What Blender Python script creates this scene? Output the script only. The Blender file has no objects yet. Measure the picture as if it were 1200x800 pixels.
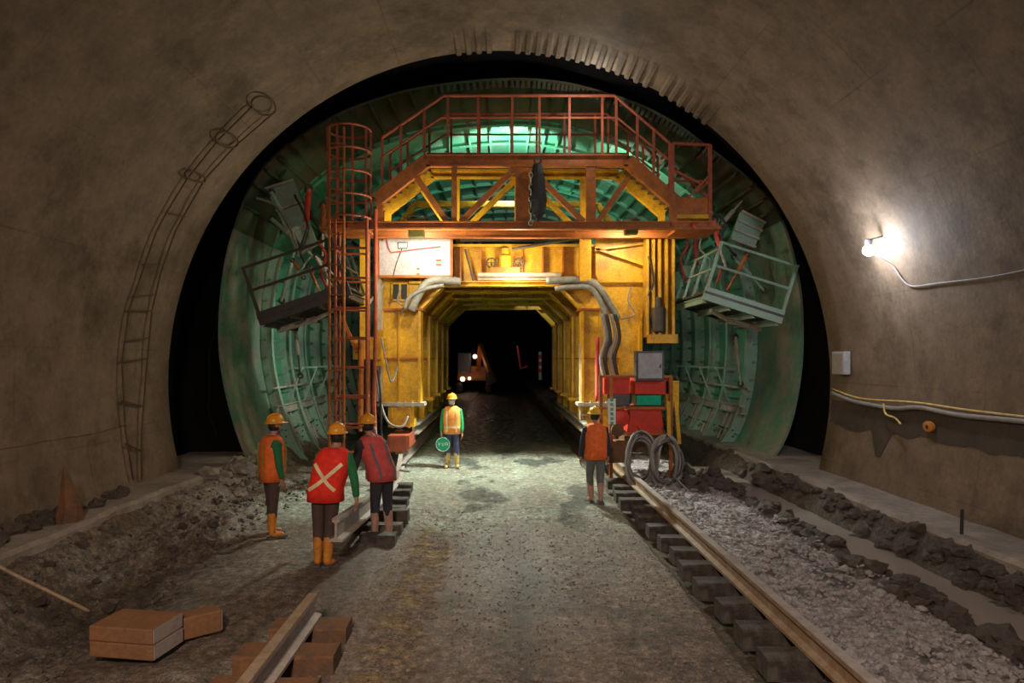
import bpy, bmesh, math, random
from mathutils import Vector, Matrix, noise
random.seed(7)
C = bpy.context.scene.collection
R = math.radians
H = 2.6; F = 800.0
def X(px, Y): return (px-585.0)*Y/F
def Z(py, Y): return H-(py-420.0)*Y/F
def P(px, py, Y): return Vector((X(px,Y), Y, Z(py,Y)))

# ------------------------------------------------------------ materials
def new_mat(name):
    m = bpy.data.materials.new(name); m.use_nodes = True
    nt = m.node_tree; b = nt.nodes['Principled BSDF']
    return m, nt, b
def N(nt, t, **kw):
    n = nt.nodes.new(t)
    for k, v in kw.items(): setattr(n, k, v)
    return n
def ramp(nt, src, stops):
    r = N(nt, 'ShaderNodeValToRGB')
    e = r.color_ramp.elements
    while len(e) < len(stops): e.new(0.5)
    for i, (p, c) in enumerate(stops):
        e[i].position = p; e[i].color = (c[0], c[1], c[2], 1)
    nt.links.new(src, r.inputs[0]); return r.outputs[0]
def mixc(nt, fac, a, b, mode='MIX'):
    n = N(nt, 'ShaderNodeMix', data_type='RGBA', blend_type=mode)
    for s, v in ((n.inputs[0], fac), (n.inputs[6], a), (n.inputs[7], b)):
        if hasattr(v, 'is_output'): nt.links.new(v, s)
        elif isinstance(v, (int, float)): s.default_value = v
        else: s.default_value = (v[0], v[1], v[2], 1)
    return n.outputs[2]
def tex(nt, scale, detail=5, rough=.6, coord='Object', sc=(1,1,1), loc=(0,0,0)):
    tc = N(nt, 'ShaderNodeTexCoord'); mp = N(nt, 'ShaderNodeMapping')
    mp.inputs['Scale'].default_value = sc; mp.inputs['Location'].default_value = loc
    nt.links.new(tc.outputs[coord], mp.inputs[0])
    n = N(nt, 'ShaderNodeTexNoise')
    n.inputs['Scale'].default_value = scale; n.inputs['Detail'].default_value = detail
    n.inputs['Roughness'].default_value = rough
    nt.links.new(mp.outputs[0], n.inputs['Vector']); return n.outputs[0]
def bump(nt, b, h, strength=.3, dist=.02):
    n = N(nt, 'ShaderNodeBump'); n.inputs['Strength'].default_value = strength
    n.inputs['Distance'].default_value = dist
    nt.links.new(h, n.inputs['Height']); nt.links.new(n.outputs[0], b.inputs['Normal'])
def metal_paint(name, col, dirt=(.10,.07,.05), amt=.5, rough=.5, scale=3, metallic=0.0):
    m, nt, b = new_mat(name)
    f = tex(nt, scale, 8, .7)
    f2 = ramp(nt, f, [(.5-.08, (0,0,0)), (.5+.12, (amt,)*3)])
    col2 = mixc(nt, f2, col, dirt)
    g = tex(nt, scale*9, 4, .6)
    g2 = ramp(nt, g, [(.3, (.78,)*3), (.7, (1.1,)*3)])
    nt.links.new(mixc(nt, 1.0, col2, g2, 'MULTIPLY'), b.inputs['Base Color'])
    b.inputs['Roughness'].default_value = rough; b.inputs['Metallic'].default_value = metallic
    bump(nt, b, g, .15, .01); return m
def plain(name, col, rough=.6, metallic=0, emit=None, es=0):
    m, nt, b = new_mat(name)
    g = tex(nt, 14, 5, .6); g2 = ramp(nt, g, [(.3, (.75,)*3), (.7, (1.1,)*3)])
    nt.links.new(mixc(nt, 1.0, col, g2, 'MULTIPLY'), b.inputs['Base Color'])
    b.inputs['Roughness'].default_value = rough; b.inputs['Metallic'].default_value = metallic
    if emit:
        b.inputs['Emission Color'].default_value = (*emit, 1); b.inputs['Emission Strength'].default_value = es
    return m
M = {}
M['yellow'] = metal_paint('yellow_paint', (.82,.47,.02), (.30,.13,.03), .55, .45, 2.2)
M['orange'] = metal_paint('rusty_orange_paint', (.50,.15,.025), (.14,.05,.02), .6, .55, 3)
M['rustred'] = metal_paint('rust_red_steel', (.45,.10,.045), (.12,.04,.03), .5, .6, 4)
M['green'] = metal_paint('green_formwork_paint', (.07,.38,.21), (.20,.24,.19), .75, .5, 1.6)
M['greenskin'] = metal_paint('worn_green_plate', (.10,.24,.16), (.27,.24,.195), 1.0, .6, 1.3)
M['shadedplate'] = metal_paint('shaded_dirty_plate', (.05,.10,.055), (.085,.055,.03), .9, .6, .7)  # crown front plates: brown dirt, with their unlit darkness painted in
M['palegreen'] = metal_paint('pale_green_paint', (.28,.50,.38), (.35,.30,.24), .7, .5, 4)
M['palesteel'] = metal_paint('cement_splashed_steel', (.50,.48,.42), (.30,.22,.16), .7, .6, 6)
M['darksteel'] = metal_paint('dark_oily_steel', (.055,.05,.045), (.10,.06,.04), .6, .5, 5)
M['white'] = metal_paint('white_sheet', (.56,.57,.62), (.50,.30,.28), .35, .4, 1.8)
M['red'] = metal_paint('red_paint', (.75,.045,.02), (.25,.05,.04), .5, .45, 4)
M['grey'] = plain('grey_enamel', (.42,.42,.44), .4)
M['dkgrey'] = plain('dark_grey_enamel', (.10,.10,.11), .5)
M['duct'] = metal_paint('grey_flexible_duct', (.30,.31,.29), (.12,.11,.09), .6, .5, 6)
M['cable'] = plain('black_cable_rubber', (.03,.03,.03), .5)
M['cablegrey'] = plain('muddy_cable', (.30,.28,.27), .6)
M['olive'] = plain('olive_housing', (.07,.07,.015), .5)
M['skin'] = plain('skin_tone', (.42,.23,.15), .5)
M['rubber_orange'] = metal_paint('orange_rubber_boot', (.75,.27,.03), (.30,.14,.05), .6, .5, 8)
M['rubber_cream'] = metal_paint('yellow_rubber_boot', (.80,.60,.18), (.40,.26,.12), .6, .5, 8)
M['rubber_pink'] = metal_paint('muddy_boot', (.55,.30,.22), (.25,.18,.14), .6, .5, 8)
M['helmet'] = plain('orange_helmet_plastic', (.85,.34,.02), .35)
M['helmety'] = plain('yellow_helmet_plastic', (.90,.52,.03), .35)
M['vest_orange'] = plain('orange_vest_cloth', (.90,.17,.03), .8)
M['vest_light'] = plain('light_orange_vest_cloth', (.95,.38,.08), .8)
M['vest_red'] = plain('red_vest_cloth', (.90,.03,.015), .8)
M['vest_pink'] = plain('coral_vest_cloth', (.70,.10,.09), .8)
M['reflect'] = plain('pale_reflective_tape', (.90,.72,.42), .5)
M['lime'] = plain('lime_tape', (.35,.60,.06), .5)
M['green_cloth'] = plain('green_cloth', (.02,.17,.06), .85)
M['green_cloth2'] = plain('bright_green_cloth', (.03,.36,.14), .85)
M['dark_cloth'] = plain('dark_cloth', (.035,.035,.045), .85)
M['blue_cloth'] = plain('blue_denim', (.07,.09,.20), .85)
M['brown_cloth'] = plain('dark_brown_cloth', (.085,.05,.045), .85)
M['grey_cloth'] = plain('grey_cloth', (.16,.16,.17), .85)
M['mask'] = plain('white_mask_cloth', (.75,.72,.70), .8)
M['eye'] = plain('dark_eye', (.02,.015,.01), .3)
M['hair'] = plain('black_hair', (.015,.012,.01), .6)
M['signgreen'] = plain('green_sign_face', (.0,.45,.26), .4)
M['signwhite'] = plain('white_lettering', (.85,.90,.88), .5)
M['lamp'] = plain('lit_lamp_glass', (.9,.9,.9), .3, 0, (.88,.93,1.0), 180)
M['lampw'] = plain('lit_floodlight_glass', (.9,.9,.8), .3, 0, (1,.82,.5), 35)
M['lampf'] = plain('lit_vehicle_lamp_glass', (.9,.7,.5), .3, 0, (1,.62,.38), 4)
M['wood'] = metal_paint('muddy_brown_timber', (.20,.085,.035), (.07,.05,.035), .7, .8, 4)
M['sleeper'] = metal_paint('muddy_dark_timber', (.035,.025,.02), (.15,.125,.105), .6, .75, 5)
M['block'] = metal_paint('sawn_brown_timber', (.25,.11,.045), (.15,.08,.045), .5, .75, 3)
M['blockend'] = plain('grey_end_grain', (.36,.29,.26), .8)
M['railtop'] = metal_paint('mud_brown_rail_steel', (.27,.16,.08), (.45,.37,.30), .5, .6, 6)
M['railpale'] = metal_paint('cement_grey_rail_steel', (.42,.36,.33), (.26,.19,.15), .6, .6, 7)
# mud clods
def mud_mat(name, a, b_, rough):
    m, nt, b = new_mat(name)
    f = tex(nt, 9, 8, .7)
    nt.links.new(ramp(nt, f, [(.35, a), (.68, b_)]), b.inputs['Base Color'])
    b.inputs['Roughness'].default_value = rough
    bump(nt, b, tex(nt, 26, 8, .75), .8, .03); return m
M['clod'] = mud_mat('wet_dark_mud', (.05,.037,.03), (.17,.13,.105), .55)
M['grit'] = mud_mat('brown_road_stone', (.12,.09,.07), (.40,.32,.26), .45)
M['pebble'] = mud_mat('pale_crushed_stone', (.22,.19,.19), (.50,.46,.46), .6)

# ground: zone colour attribute holds the albedo of each ground kind plus a painted gold glint; fine grain is procedural
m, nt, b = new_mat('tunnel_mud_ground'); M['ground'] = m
at = N(nt, 'ShaderNodeAttribute', attribute_name='soil_and_glint')
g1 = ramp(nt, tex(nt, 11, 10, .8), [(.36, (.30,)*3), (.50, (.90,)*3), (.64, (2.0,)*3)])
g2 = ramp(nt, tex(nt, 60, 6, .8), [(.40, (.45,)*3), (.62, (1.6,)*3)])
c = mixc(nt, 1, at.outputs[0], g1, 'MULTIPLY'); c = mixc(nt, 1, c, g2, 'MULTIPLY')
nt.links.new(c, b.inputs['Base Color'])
wet = N(nt, 'ShaderNodeAttribute', attribute_name='wet')
mr = N(nt, 'ShaderNodeMapRange'); nt.links.new(wet.outputs['Fac'], mr.inputs[0])
mr.inputs[3].default_value = .8; mr.inputs[4].default_value = .14
nr = N(nt, 'ShaderNodeMath', operation='MULTIPLY_ADD'); nt.links.new(tex(nt, 5, 6, .7), nr.inputs[0]); nr.inputs[1].default_value = .7; nr.inputs[2].default_value = -.3
ad = N(nt, 'ShaderNodeMath', operation='ADD', use_clamp=True); nt.links.new(mr.outputs[0], ad.inputs[0]); nt.links.new(nr.outputs[0], ad.inputs[1])
nt.links.new(ad.outputs[0], b.inputs['Roughness'])
hb = N(nt, 'ShaderNodeMath', operation='ADD'); nt.links.new(tex(nt, 16, 10, .8), hb.inputs[0]); nt.links.new(tex(nt, 70, 6, .75), hb.inputs[1])
bump(nt, b, hb.outputs[0], .9, .04)

# lining concrete, UV = metres along arc, metres along tunnel
def concrete(name, base, dark, stain=.8, lines=True, green=False):
    m, nt, b = new_mat(name)
    big = tex(nt, .55, 8, .68); mid = tex(nt, 1.7, 10, .72, loc=(3,1,7)); fine = tex(nt, 14, 6, .7)
    c = ramp(nt, mid, [(.30, [v*.62 for v in base]), (.52, base), (.72, [min(1, v*1.35) for v in base])])
    c = mixc(nt, ramp(nt, big, [(.52, (0,0,0)), (.66, (stain,)*3)]), c, dark)
    sp = tex(nt, 2.6, 12, .78, loc=(9,4,2))
    c = mixc(nt, ramp(nt, sp, [(.60, (0,0,0)), (.70, (stain*.8,)*3)]), c, [v*.6 for v in dark])
    c = mixc(nt, 1, c, ramp(nt, fine, [(.3, (.82,)*3), (.7, (1.15,)*3)]), 'MULTIPLY')
    h = fine
    if lines:
        uv = N(nt, 'ShaderNodeTexCoord'); br = N(nt, 'ShaderNodeTexBrick')
        nt.links.new(uv.outputs['UV'], br.inputs[0])
        br.inputs['Scale'].default_value = 1; br.inputs['Brick Width'].default_value = 3.0; br.inputs['Row Height'].default_value = 1.5
        br.inputs['Mortar Size'].default_value = .022; br.inputs['Mortar Smooth'].default_value = .9
        br.inputs['Color1'].default_value = br.inputs['Color2'].default_value = (1,1,1,1); br.inputs['Mortar'].default_value = (.0,.0,.0,1)
        fd = tex(nt, .8, 4, .6, loc=(5,5,5)); fdr = ramp(nt, fd, [(.42, (0,0,0)), (.60, (.55,)*3)])
        l = mixc(nt, fdr, (1,1,1), br.outputs[0])
        c = mixc(nt, 1, c, mixc(nt, .6, (1,1,1), l), 'MULTIPLY')
    nt.links.new(c, b.inputs['Base Color']); b.inputs['Roughness'].default_value = .78
    bump(nt, b, h, .35, .02); return m
M['lining'] = concrete('tunnel_lining_concrete', (.190,.138,.094), (.055,.038,.023))
M['bench'] = concrete('kerb_concrete', (.30,.255,.22), (.14,.11,.09), .6, False)
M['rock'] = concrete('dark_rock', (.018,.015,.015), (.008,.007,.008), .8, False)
m, nt, b = new_mat('muddy_water'); M['water'] = m
b.inputs['Base Color'].default_value = (.30,.25,.22,1); b.inputs['Roughness'].default_value = .12
bump(nt, b, tex(nt, 5, 3, .5), .04, .02)

# ------------------------------------------------------------ mesh helpers
class MB:
    def __init__(s): s.v = []; s.f = []
    def add(s, vs, fs):
        o = len(s.v); s.v += [tuple(v) for v in vs]; s.f += [tuple(i+o for i in f) for f in fs]; return s
    def box(s, c, d, rot=None):
        c = Vector(c); h = Vector(d)/2
        vs = [Vector((x*h.x, y*h.y, z*h.z)) for z in (-1,1) for y in (-1,1) for x in (-1,1)]
        if rot: vs = [rot @ v for v in vs]
        return s.add([v+c for v in vs], [(0,2,3,1),(4,5,7,6),(0,1,5,4),(2,6,7,3),(0,4,6,2),(1,3,7,5)])
    def frame(s, p0, p1, up=None):
        d = (Vector(p1)-Vector(p0)).normalized()
        u = Vector(up) if up else Vector((0,0,1))
        if abs(d.dot(u)) > .97: u = Vector((0,1,0))
        a = d.cross(u).normalized(); return d, a, a.cross(d).normalized()
    def bar(s, p0, p1, w, h, up=None):           # w sideways, h along up
        p0 = Vector(p0); p1 = Vector(p1); d, a, u = s.frame(p0, p1, up)
        q = [(-w/2,-h/2),(w/2,-h/2),(w/2,h/2),(-w/2,h/2)]
        return s.add([p0+a*x+u*y for x,y in q]+[p1+a*x+u*y for x,y in q],
                     [(0,3,2,1),(4,5,6,7),(0,1,5,4),(1,2,6,5),(2,3,7,6),(3,0,4,7)])
    def section(s, pts, prof, up=None):          # sweep a closed profile along a polyline
        pts = [Vector(p) for p in pts]; n = len(prof); vs = []
        for i, p in enumerate(pts):
            d, a, u = s.frame(pts[max(0,i-1)], pts[min(len(pts)-1,i+1)], up)
            vs += [p+a*x+u*y for x,y in prof]
        fs = []
        for i in range(len(pts)-1):
            for j in range(n):
                k = (j+1) % n; fs.append((i*n+j, i*n+k, (i+1)*n+k, (i+1)*n+j))
        fs += [tuple(reversed(range(n))), tuple(range((len(pts)-1)*n, len(pts)*n))]
        return s.add(vs, fs)
    def ibeam(s, pts, w, h, t=.03, up=None):
        a, b_, k = w/2, h/2, t/2
        return s.section(pts, [(-a,-b_),(a,-b_),(a,-b_+t),(k,-b_+t),(k,b_-t),(a,b_-t),(a,b_),(-a,b_),(-a,b_-t),(-k,b_-t),(-k,-b_+t),(-a,-b_+t)], up)
    def tube(s, pts, r, n=8):
        rs = r if isinstance(r, (list, tuple)) else [r]*len(pts)
        pts = [Vector(p) for p in pts]; vs = []; prev = None
        for i, p in enumerate(pts):
            d = (pts[min(len(pts)-1,i+1)]-pts[max(0,i-1)]).normalized()
            if prev is None:
                u = Vector((0,0,1)) if abs(d.z) < .9 else Vector((0,1,0)); a = d.cross(u).normalized()
            else:
                a = (prev - d*prev.dot(d)).normalized()
            prev = a; bb = d.cross(a)
            vs += [p+(a*math.cos(t*2*math.pi/n)+bb*math.sin(t*2*math.pi/n))*rs[i] for t in range(n)]
        fs = [(i*n+j, i*n+(j+1)%n, (i+1)*n+(j+1)%n, (i+1)*n+j) for i in range(len(pts)-1) for j in range(n)]
        fs += [tuple(reversed(range(n))), tuple(range((len(pts)-1)*n, len(pts)*n))]
        return s.add(vs, fs)
    def ring(s, c, r, tr, ax=(0,0,1), n=28, m=8, ell=1.0):
        c = Vector(c); ax = Vector(ax).normalized(); u = Vector((0,0,1)) if abs(ax.z)<.9 else Vector((1,0,0))
        a = ax.cross(u).normalized(); b_ = ax.cross(a)
        vs = []; 
        for i in range(n):
            t = i*2*math.pi/n; rad = a*math.cos(t)+b_*math.sin(t)*ell; d0 = (a*math.cos(t)+b_*math.sin(t))
            for j in range(m):
                q = j*2*math.pi/m; vs.append(c+rad*r+(d0*math.cos(q)+ax*math.sin(q))*tr)
        return s.add(vs, [(i*m+j, i*m+(j+1)%m, ((i+1)%n)*m+(j+1)%m, ((i+1)%n)*m+j) for i in range(n) for j in range(m)])
    def prism(s, pts, vec):
        pts = [Vector(p) for p in pts]; vec = Vector(vec); n = len(pts)
        return s.add(pts+[p+vec for p in pts], [tuple(reversed(range(n))), tuple(range(n, 2*n))]+[(i,(i+1)%n,n+(i+1)%n,n+i) for i in range(n)])
    def lathe(s, prof, c=(0,0,0), n=20, ax='z', ell=(1,1)):
        vs = []
        for r, z in prof:
            for j in range(n):
                t = j*2*math.pi/n; x, y = r*math.cos(t)*ell[0], r*math.sin(t)*ell[1]
                v = (x,y,z) if ax == 'z' else ((x,z,y) if ax == 'y' else (z,x,y))
                vs.append(Vector(v)+Vector(c))
        k = len(prof)
        fs = [(i*n+j, i*n+(j+1)%n, (i+1)*n+(j+1)%n, (i+1)*n+j) for i in range(k-1) for j in range(n)]
        fs += [tuple(reversed(range(n))), tuple(range((k-1)*n, k*n))]
        return s.add(vs, fs)
    def blob(s, c, r, sub=2, amp=.3, seed=0, sq=(1,1,1), fr=1.5):
        bm = bmesh.new(); bmesh.ops.create_icosphere(bm, subdivisions=sub, radius=1)
        vs = []
        for v in bm.verts:
            k = 1+amp*noise.noise(v.co*fr+Vector((seed*3.1,seed*1.7,seed)))*2
            vs.append(Vector((v.co.x*sq[0], v.co.y*sq[1], v.co.z*sq[2]))*r*k+Vector(c))
        fs = [[v.index for v in f.verts] for f in bm.faces]; bm.free()
        return s.add(vs, fs)
    def build(s, name, mat, parent=None, smooth=False, loc=None, bevel=0):
        me = bpy.data.meshes.new(name)
        vs = s.v
        if loc is not None: vs = [(v[0]-loc[0], v[1]-loc[1], v[2]-loc[2]) for v in vs]
        me.from_pydata(vs, [], s.f); me.update()
        bm = bmesh.new(); bm.from_mesh(me); bmesh.ops.recalc_face_normals(bm, faces=bm.faces[:]); bm.to_mesh(me); bm.free()
        me.materials.append(M[mat] if isinstance(mat, str) else mat)
        if smooth:
            for p in me.polygons: p.use_smooth = True
        o = bpy.data.objects.new(name, me); C.objects.link(o)
        if loc is not None: o.location = loc
        if parent: o.parent = parent
        if parent and loc is None and parent.location.length > 0:
            o.location = -parent.location if parent.parent is None else (0,0,0)
        if bevel:
            bv = o.modifiers.new('bevel', 'BEVEL'); bv.width = bevel; bv.segments = 2
        return o
def tag(o, label=None, cat=None, group=None, kind=None):
    if label: o['label'] = label
    if cat: o['category'] = cat
    if group: o['group'] = group
    if kind: o['kind'] = kind
    return o
def empty(name, loc, label, cat, group=None):
    o = bpy.data.objects.new(name, None); C.objects.link(o); o.location = Vector(loc); o.empty_display_size = .2
    return tag(o, label, cat, group)
def struct(o): o['kind'] = 'structure'; return o
def copy_tree(o, parent=None):
    c = o.copy(); C.objects.link(c)
    if parent: c.parent = parent
    for ch in [q for q in bpy.data.objects if q.parent == o]: copy_tree(ch, c)
    return c
def lerp(a, b, t): return Vector(a)+(Vector(b)-Vector(a))*t
def sm(a, b, x):
    t = max(0, min(1, (x-a)/(b-a))); return t*t*(3-2*t)
def nz(x, y, f, s=0): return noise.noise(Vector((x*f, y*f, s)))
def fbm(x, y, f, s=0, o=4): return noise.fractal(Vector((x*f, y*f, s)), 1.0, 2.0, o)
# ============================================================ camera
cam = bpy.data.cameras.new('camera'); co = bpy.data.objects.new('camera', cam); C.objects.link(co)
co.location = (0,0,H); co.rotation_euler = (R(90),0,0); cam.sensor_width = 36; cam.lens = 24
cam.shift_x = 15/1200; cam.shift_y = 20/1200; cam.clip_end = 300
bpy.context.scene.camera = co
vs = bpy.context.scene.view_settings
vs.view_transform = 'Standard'; vs.look = 'None'; vs.gamma = 1; vs.use_curve_mapping = False; vs.exposure = 0.0
w = bpy.data.worlds.new('tunnel_air'); bpy.context.scene.world = w; w.use_nodes = True
w.node_tree.nodes['Background'].inputs[0].default_value = (.012,.010,.010,1)

# ============================================================ setting: lining
RL, ZC, YE = 6.4, 2.15, 13.2
def arc_mesh(name, r, a0, a1, y0, y1, mat, th=.5, dy=.6, zc=ZC, rough=0):
    na = max(8, int((a1-a0)/1.5)); ny = max(2, int((y1-y0)/dy))
    me = bpy.data.meshes.new(name); v = []; f = []; uv = []
    for i in range(ny+1):
        y = y0+(y1-y0)*i/ny
        for j in range(na+1):
            a = R(a0+(a1-a0)*j/na); rr = r+(rough*fbm(a*r, y, .5, 3) if rough else 0)
            v.append((math.cos(a)*rr, y, zc+math.sin(a)*rr))
    n = na+1
    f += [(i*n+j, i*n+j+1, (i+1)*n+j+1, (i+1)*n+j) for i in range(ny) for j in range(na)]
    o = len(v)
    for i in (0, ny):
        y = y0+(y1-y0)*i/ny
        for j in range(na+1):
            a = R(a0+(a1-a0)*j/na); v.append((math.cos(a)*(r+th), y, zc+math.sin(a)*(r+th)))
    f += [(o+j, o+j+1, o+n+j+1, o+n+j) for j in range(na)]
    f += [(j, o+j, o+j+1, j+1) for j in range(na)]
    f += [(ny*n+j, ny*n+j+1, o+n+j+1, o+n+j) for j in range(na)]
    me.from_pydata(v, [], f); uvl = me.uv_layers.new(name='UVMap')
    for l in me.loops:
        co_ = me.vertices[l.vertex_index].co; a = math.atan2(co_.z-zc, co_.x)
        if a < -math.pi/2: a += 2*math.pi
        uvl.data[l.index].uv = (co_.y, a*r)
    me.materials.append(M[mat])
    for p in me.polygons[:ny*na]: p.use_smooth = True
    ob = bpy.data.objects.new(name, me); C.objects.link(ob); return struct(ob)
arc_mesh('ceiling', RL, 20, 160, -9, YE, 'lining')
arc_mesh('wall_right', RL, -24, 20, -9, YE, 'lining')
arc_mesh('wall_left', RL, 160, 204, -9, YE, 'lining')
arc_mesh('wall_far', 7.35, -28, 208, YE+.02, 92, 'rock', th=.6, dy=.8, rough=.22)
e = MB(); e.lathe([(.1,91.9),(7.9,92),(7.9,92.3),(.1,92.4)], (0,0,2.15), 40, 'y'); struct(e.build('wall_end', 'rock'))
# lower pour plinth joint and recessed strips on both walls
def wall_strip(name, side, z0f, z1f, y0, y1, mat, dr=.03):
    mb = MB(); n = int((y1-y0)/.12); vs_ = []
    for i in range(n+1):
        y = y0+(y1-y0)*i/n; za, zb = z0f(y), z1f(y); row = []
        for z, k in ((za,.04),(za+.012,-dr),(zb-.012,-dr),(zb,.04)):
            r = RL+k; x = math.sqrt(max(0, r*r-(z-ZC)**2)); row.append((side*x, y, z))
        vs_ += row
    mb.add(vs_, [(i*4+j, i*4+j+1, i*4+j+5, i*4+j+4) for i in range(n) for j in range(3)])
    return struct(mb.build(name, mat, smooth=False))
wall_strip('trim_1', -1, lambda y: 1.42+.05*nz(y,0,1), lambda y: 1.45+.05*nz(y,0,1)+.02*nz(y,4,3), 3, 12.9, 'darksteel', .006)
def zlow(y):
    k = .22*max(0, nz(y,3,.9))+.06*fbm(y,1,2)
    if 11.0 < y < 11.7: k += .45*math.sin((y-11.0)/.7*math.pi)**2
    return 1.38-k
mm = concrete('dark_strip_concrete', (.07,.052,.04), (.03,.022,.018), .7, False); M['darkstrip'] = mm  # plain dark concrete for the strip below the wall pipe
wall_strip('trim_2', 1, zlow, lambda y: 1.83+.03*nz(y,8,.6), 4, 13.1, 'darkstrip', .008)

# ridges added on the crown edge to draw light stripes under a grazing lamp
rg_ = MB()
for a0, a1 in ((97,90.2),(86.8,74),(72.5,62),(60.5,51.5)):
    aa = a0
    while aa > a1:
        vs_ = []
        for k in range(6):
            y_ = 13.19-.95*k/5*(1+.1*math.sin(aa*7)); w_ = .62; h_ = .055*(1-(k/5)**2)+.001
            for da, dr in ((-w_,-.0),(-w_*.5,h_),(w_*.5,h_),(w_,-.0)):
                r_ = RL-.001-dr; t = R(aa+da); vs_.append((math.cos(t)*r_, y_, ZC+math.sin(t)*r_))
        rg_.add(vs_, [(i*4+j, i*4+j+1, i*4+j+5, i*4+j+4) for i in range(5) for j in range(3)]); aa -= 1.75
struct(rg_.build('added_crown_ridges', 'lining'))
# ============================================================ setting: ground
def ground(x, y):
    """height, albedo, wetness"""
    n1 = fbm(x, y, .9, 1); n2 = fbm(x, y, 3.2, 2); n3 = fbm(x, y, 9, 5, 3)
    # road
    road = sm(-1.75, -1.45, x)*(1-sm(2.05, 2.2, x+.06*n1))
    rut = -.035*math.exp(-((x-.25-.1*n1)/.22)**2)-.03*math.exp(-((x+.75+.1*n1)/.3)**2)-.02*math.exp(-((x-1.3)/.3)**2)
    zr = .0+.018*n1+.012*n2+.010*n3+rut
    h = zr
    col = Vector((.30,.22,.175)); wet = .55
    t = sm(9.6, 11.4, y+.5*n1)                      # pale wet cement slurry nearer the gantry
    slurry = Vector((.52,.56,.46)); col = col.lerp(slurry, t*(.55+.45*sm(-.3,.5,n1+n2*.4))); wet = .55+.3*t
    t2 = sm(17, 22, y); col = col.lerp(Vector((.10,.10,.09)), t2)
    wet += .55*math.exp(-((x+.95)/.35)**2)*(1-t)+.15*math.exp(-((x-.9)/.3)**2); mot = sm(-.1,.45,n2*.7+n1*.6); col = col*(1-.38*mot*(1-t))
    col = col.lerp(Vector((.10,.11,.10)), t*.8*sm(.12,.3,fbm(x*1.0,y*.45,1.1,8)))
    col = col.lerp(Vector((.50,.35,.15)), (1-t)*.75*math.exp(-((x+1.0+.12*n1)/.3)**2)*sm(-.15,.3,n2+.4*n3))  # gold reflection streak of the wet road, painted into the colour
    streak = math.exp(-((x-.25-.1*n1)/.25)**2)*(1-t)
    col = col*(1-.45*streak)
    # right trench under the sleepers
    tr = sm(2.05, 2.2, x+.06*n1)*(1-sm(2.6, 2.72, x))
    h = h*(1-tr)+tr*(-.13+.02*n2+.015*n3); col = col.lerp(Vector((.12,.08,.045)), tr*.9); wet = wet*(1-tr)+.3*tr
    # right gravel
    gr = sm(2.6, 2.72, x)*(1-sm(3.95, 4.25, x+.2*n1))
    hg = .20+.05*n1+.035*n2+.03*n3
    gc = Vector((.50,.45,.46)).lerp(Vector((.14,.11,.10)), sm(.0,.5,n2+.5*n1+.25*(x-3.4)))
    h = h*(1-gr)+gr*hg; col = col.lerp(gc, gr); wet = wet*(1-gr)+.55*gr
    # mud and ditch
    md = sm(3.95, 4.25, x+.2*n1)
    ditch = .12+.22*sm(4.1,4.3,x)*0
    hd = .17+.10*n1+.08*n2
    wl = 4.48+.12*nz(y,0,.7); wr = 5.02+.10*nz(y,5,.8)
    ch = sm(wl-.12, wl+.06, x)*(1-sm(wr-.05, wr+.1, x))
    hd = hd*(1-ch)+ch*(-.08)
    up = sm(wr, 5.40, x); hd = hd+up*(.20+.05*n2)-.5*sm(5.55,5.75,x)
    h = h*(1-md)+md*hd; col = col.lerp(Vector((.115,.088,.07)), md); wet = wet*(1-md)+.45*md
    # left side
    lf = 1-sm(-1.75, -1.45, x)
    lb = Vector((.20,.145,.105)).lerp(Vector((.31,.25,.21)), sm(-.2,.5,n1+n2*.5))
    pale = sm(10.2, 11.6, y+.4*n1)*sm(-4.6,-3.4,x)
    lb = lb.lerp(Vector((.50,.55,.46)), pale*(.6+.4*sm(-.4,.3,n2)))
    hl = .02+.04*n1+.02*n2+.008*n3
    hl += -.12*math.exp(-((x+1.95)/.35)**2)*(1-sm(6.9,7.4,y))
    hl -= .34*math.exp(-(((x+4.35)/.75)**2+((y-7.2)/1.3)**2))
    hl += .30*math.exp(-(((x+4.3)/.6)**2+((y-9.6)/1.0)**2))*(1+.7*n2)
    hl += .22*math.exp(-(((x+5.1)/.35)**2+((y-6.3)/1.5)**2))
    rise = 1-sm(-5.5, -4.85, x-.15*n1)
    hl = hl*(1-rise)+rise*(.36+.07*n2)-.5*(1-sm(-6.0,-5.75,x))
    rub = sm(.2,.6,1-abs(x+4.5)/1.3)
    hl += rub*(.05*n2+.04*n3)
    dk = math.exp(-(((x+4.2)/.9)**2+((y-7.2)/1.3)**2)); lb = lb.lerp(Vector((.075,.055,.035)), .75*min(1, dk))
    h = h*(1-lf)+lf*hl; col = col.lerp(lb, lf); wet = wet*(1-lf)+lf*(.35+.3*pale)
    return h, col, wet
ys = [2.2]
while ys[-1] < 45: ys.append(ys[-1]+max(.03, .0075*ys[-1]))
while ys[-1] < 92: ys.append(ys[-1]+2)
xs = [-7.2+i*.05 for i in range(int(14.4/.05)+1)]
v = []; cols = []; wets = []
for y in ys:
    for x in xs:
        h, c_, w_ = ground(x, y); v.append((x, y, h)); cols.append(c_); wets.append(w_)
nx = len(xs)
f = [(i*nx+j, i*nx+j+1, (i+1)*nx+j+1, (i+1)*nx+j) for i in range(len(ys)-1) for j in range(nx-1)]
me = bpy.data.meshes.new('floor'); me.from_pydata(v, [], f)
ca = me.color_attributes.new('soil_and_glint', 'FLOAT_COLOR', 'POINT'); wa = me.attributes.new('wet', 'FLOAT', 'POINT')
ca = me.color_attributes['soil_and_glint']; wa = me.attributes['wet']
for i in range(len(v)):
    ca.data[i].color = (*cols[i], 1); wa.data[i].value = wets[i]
for p in me.polygons: p.use_smooth = True
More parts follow.
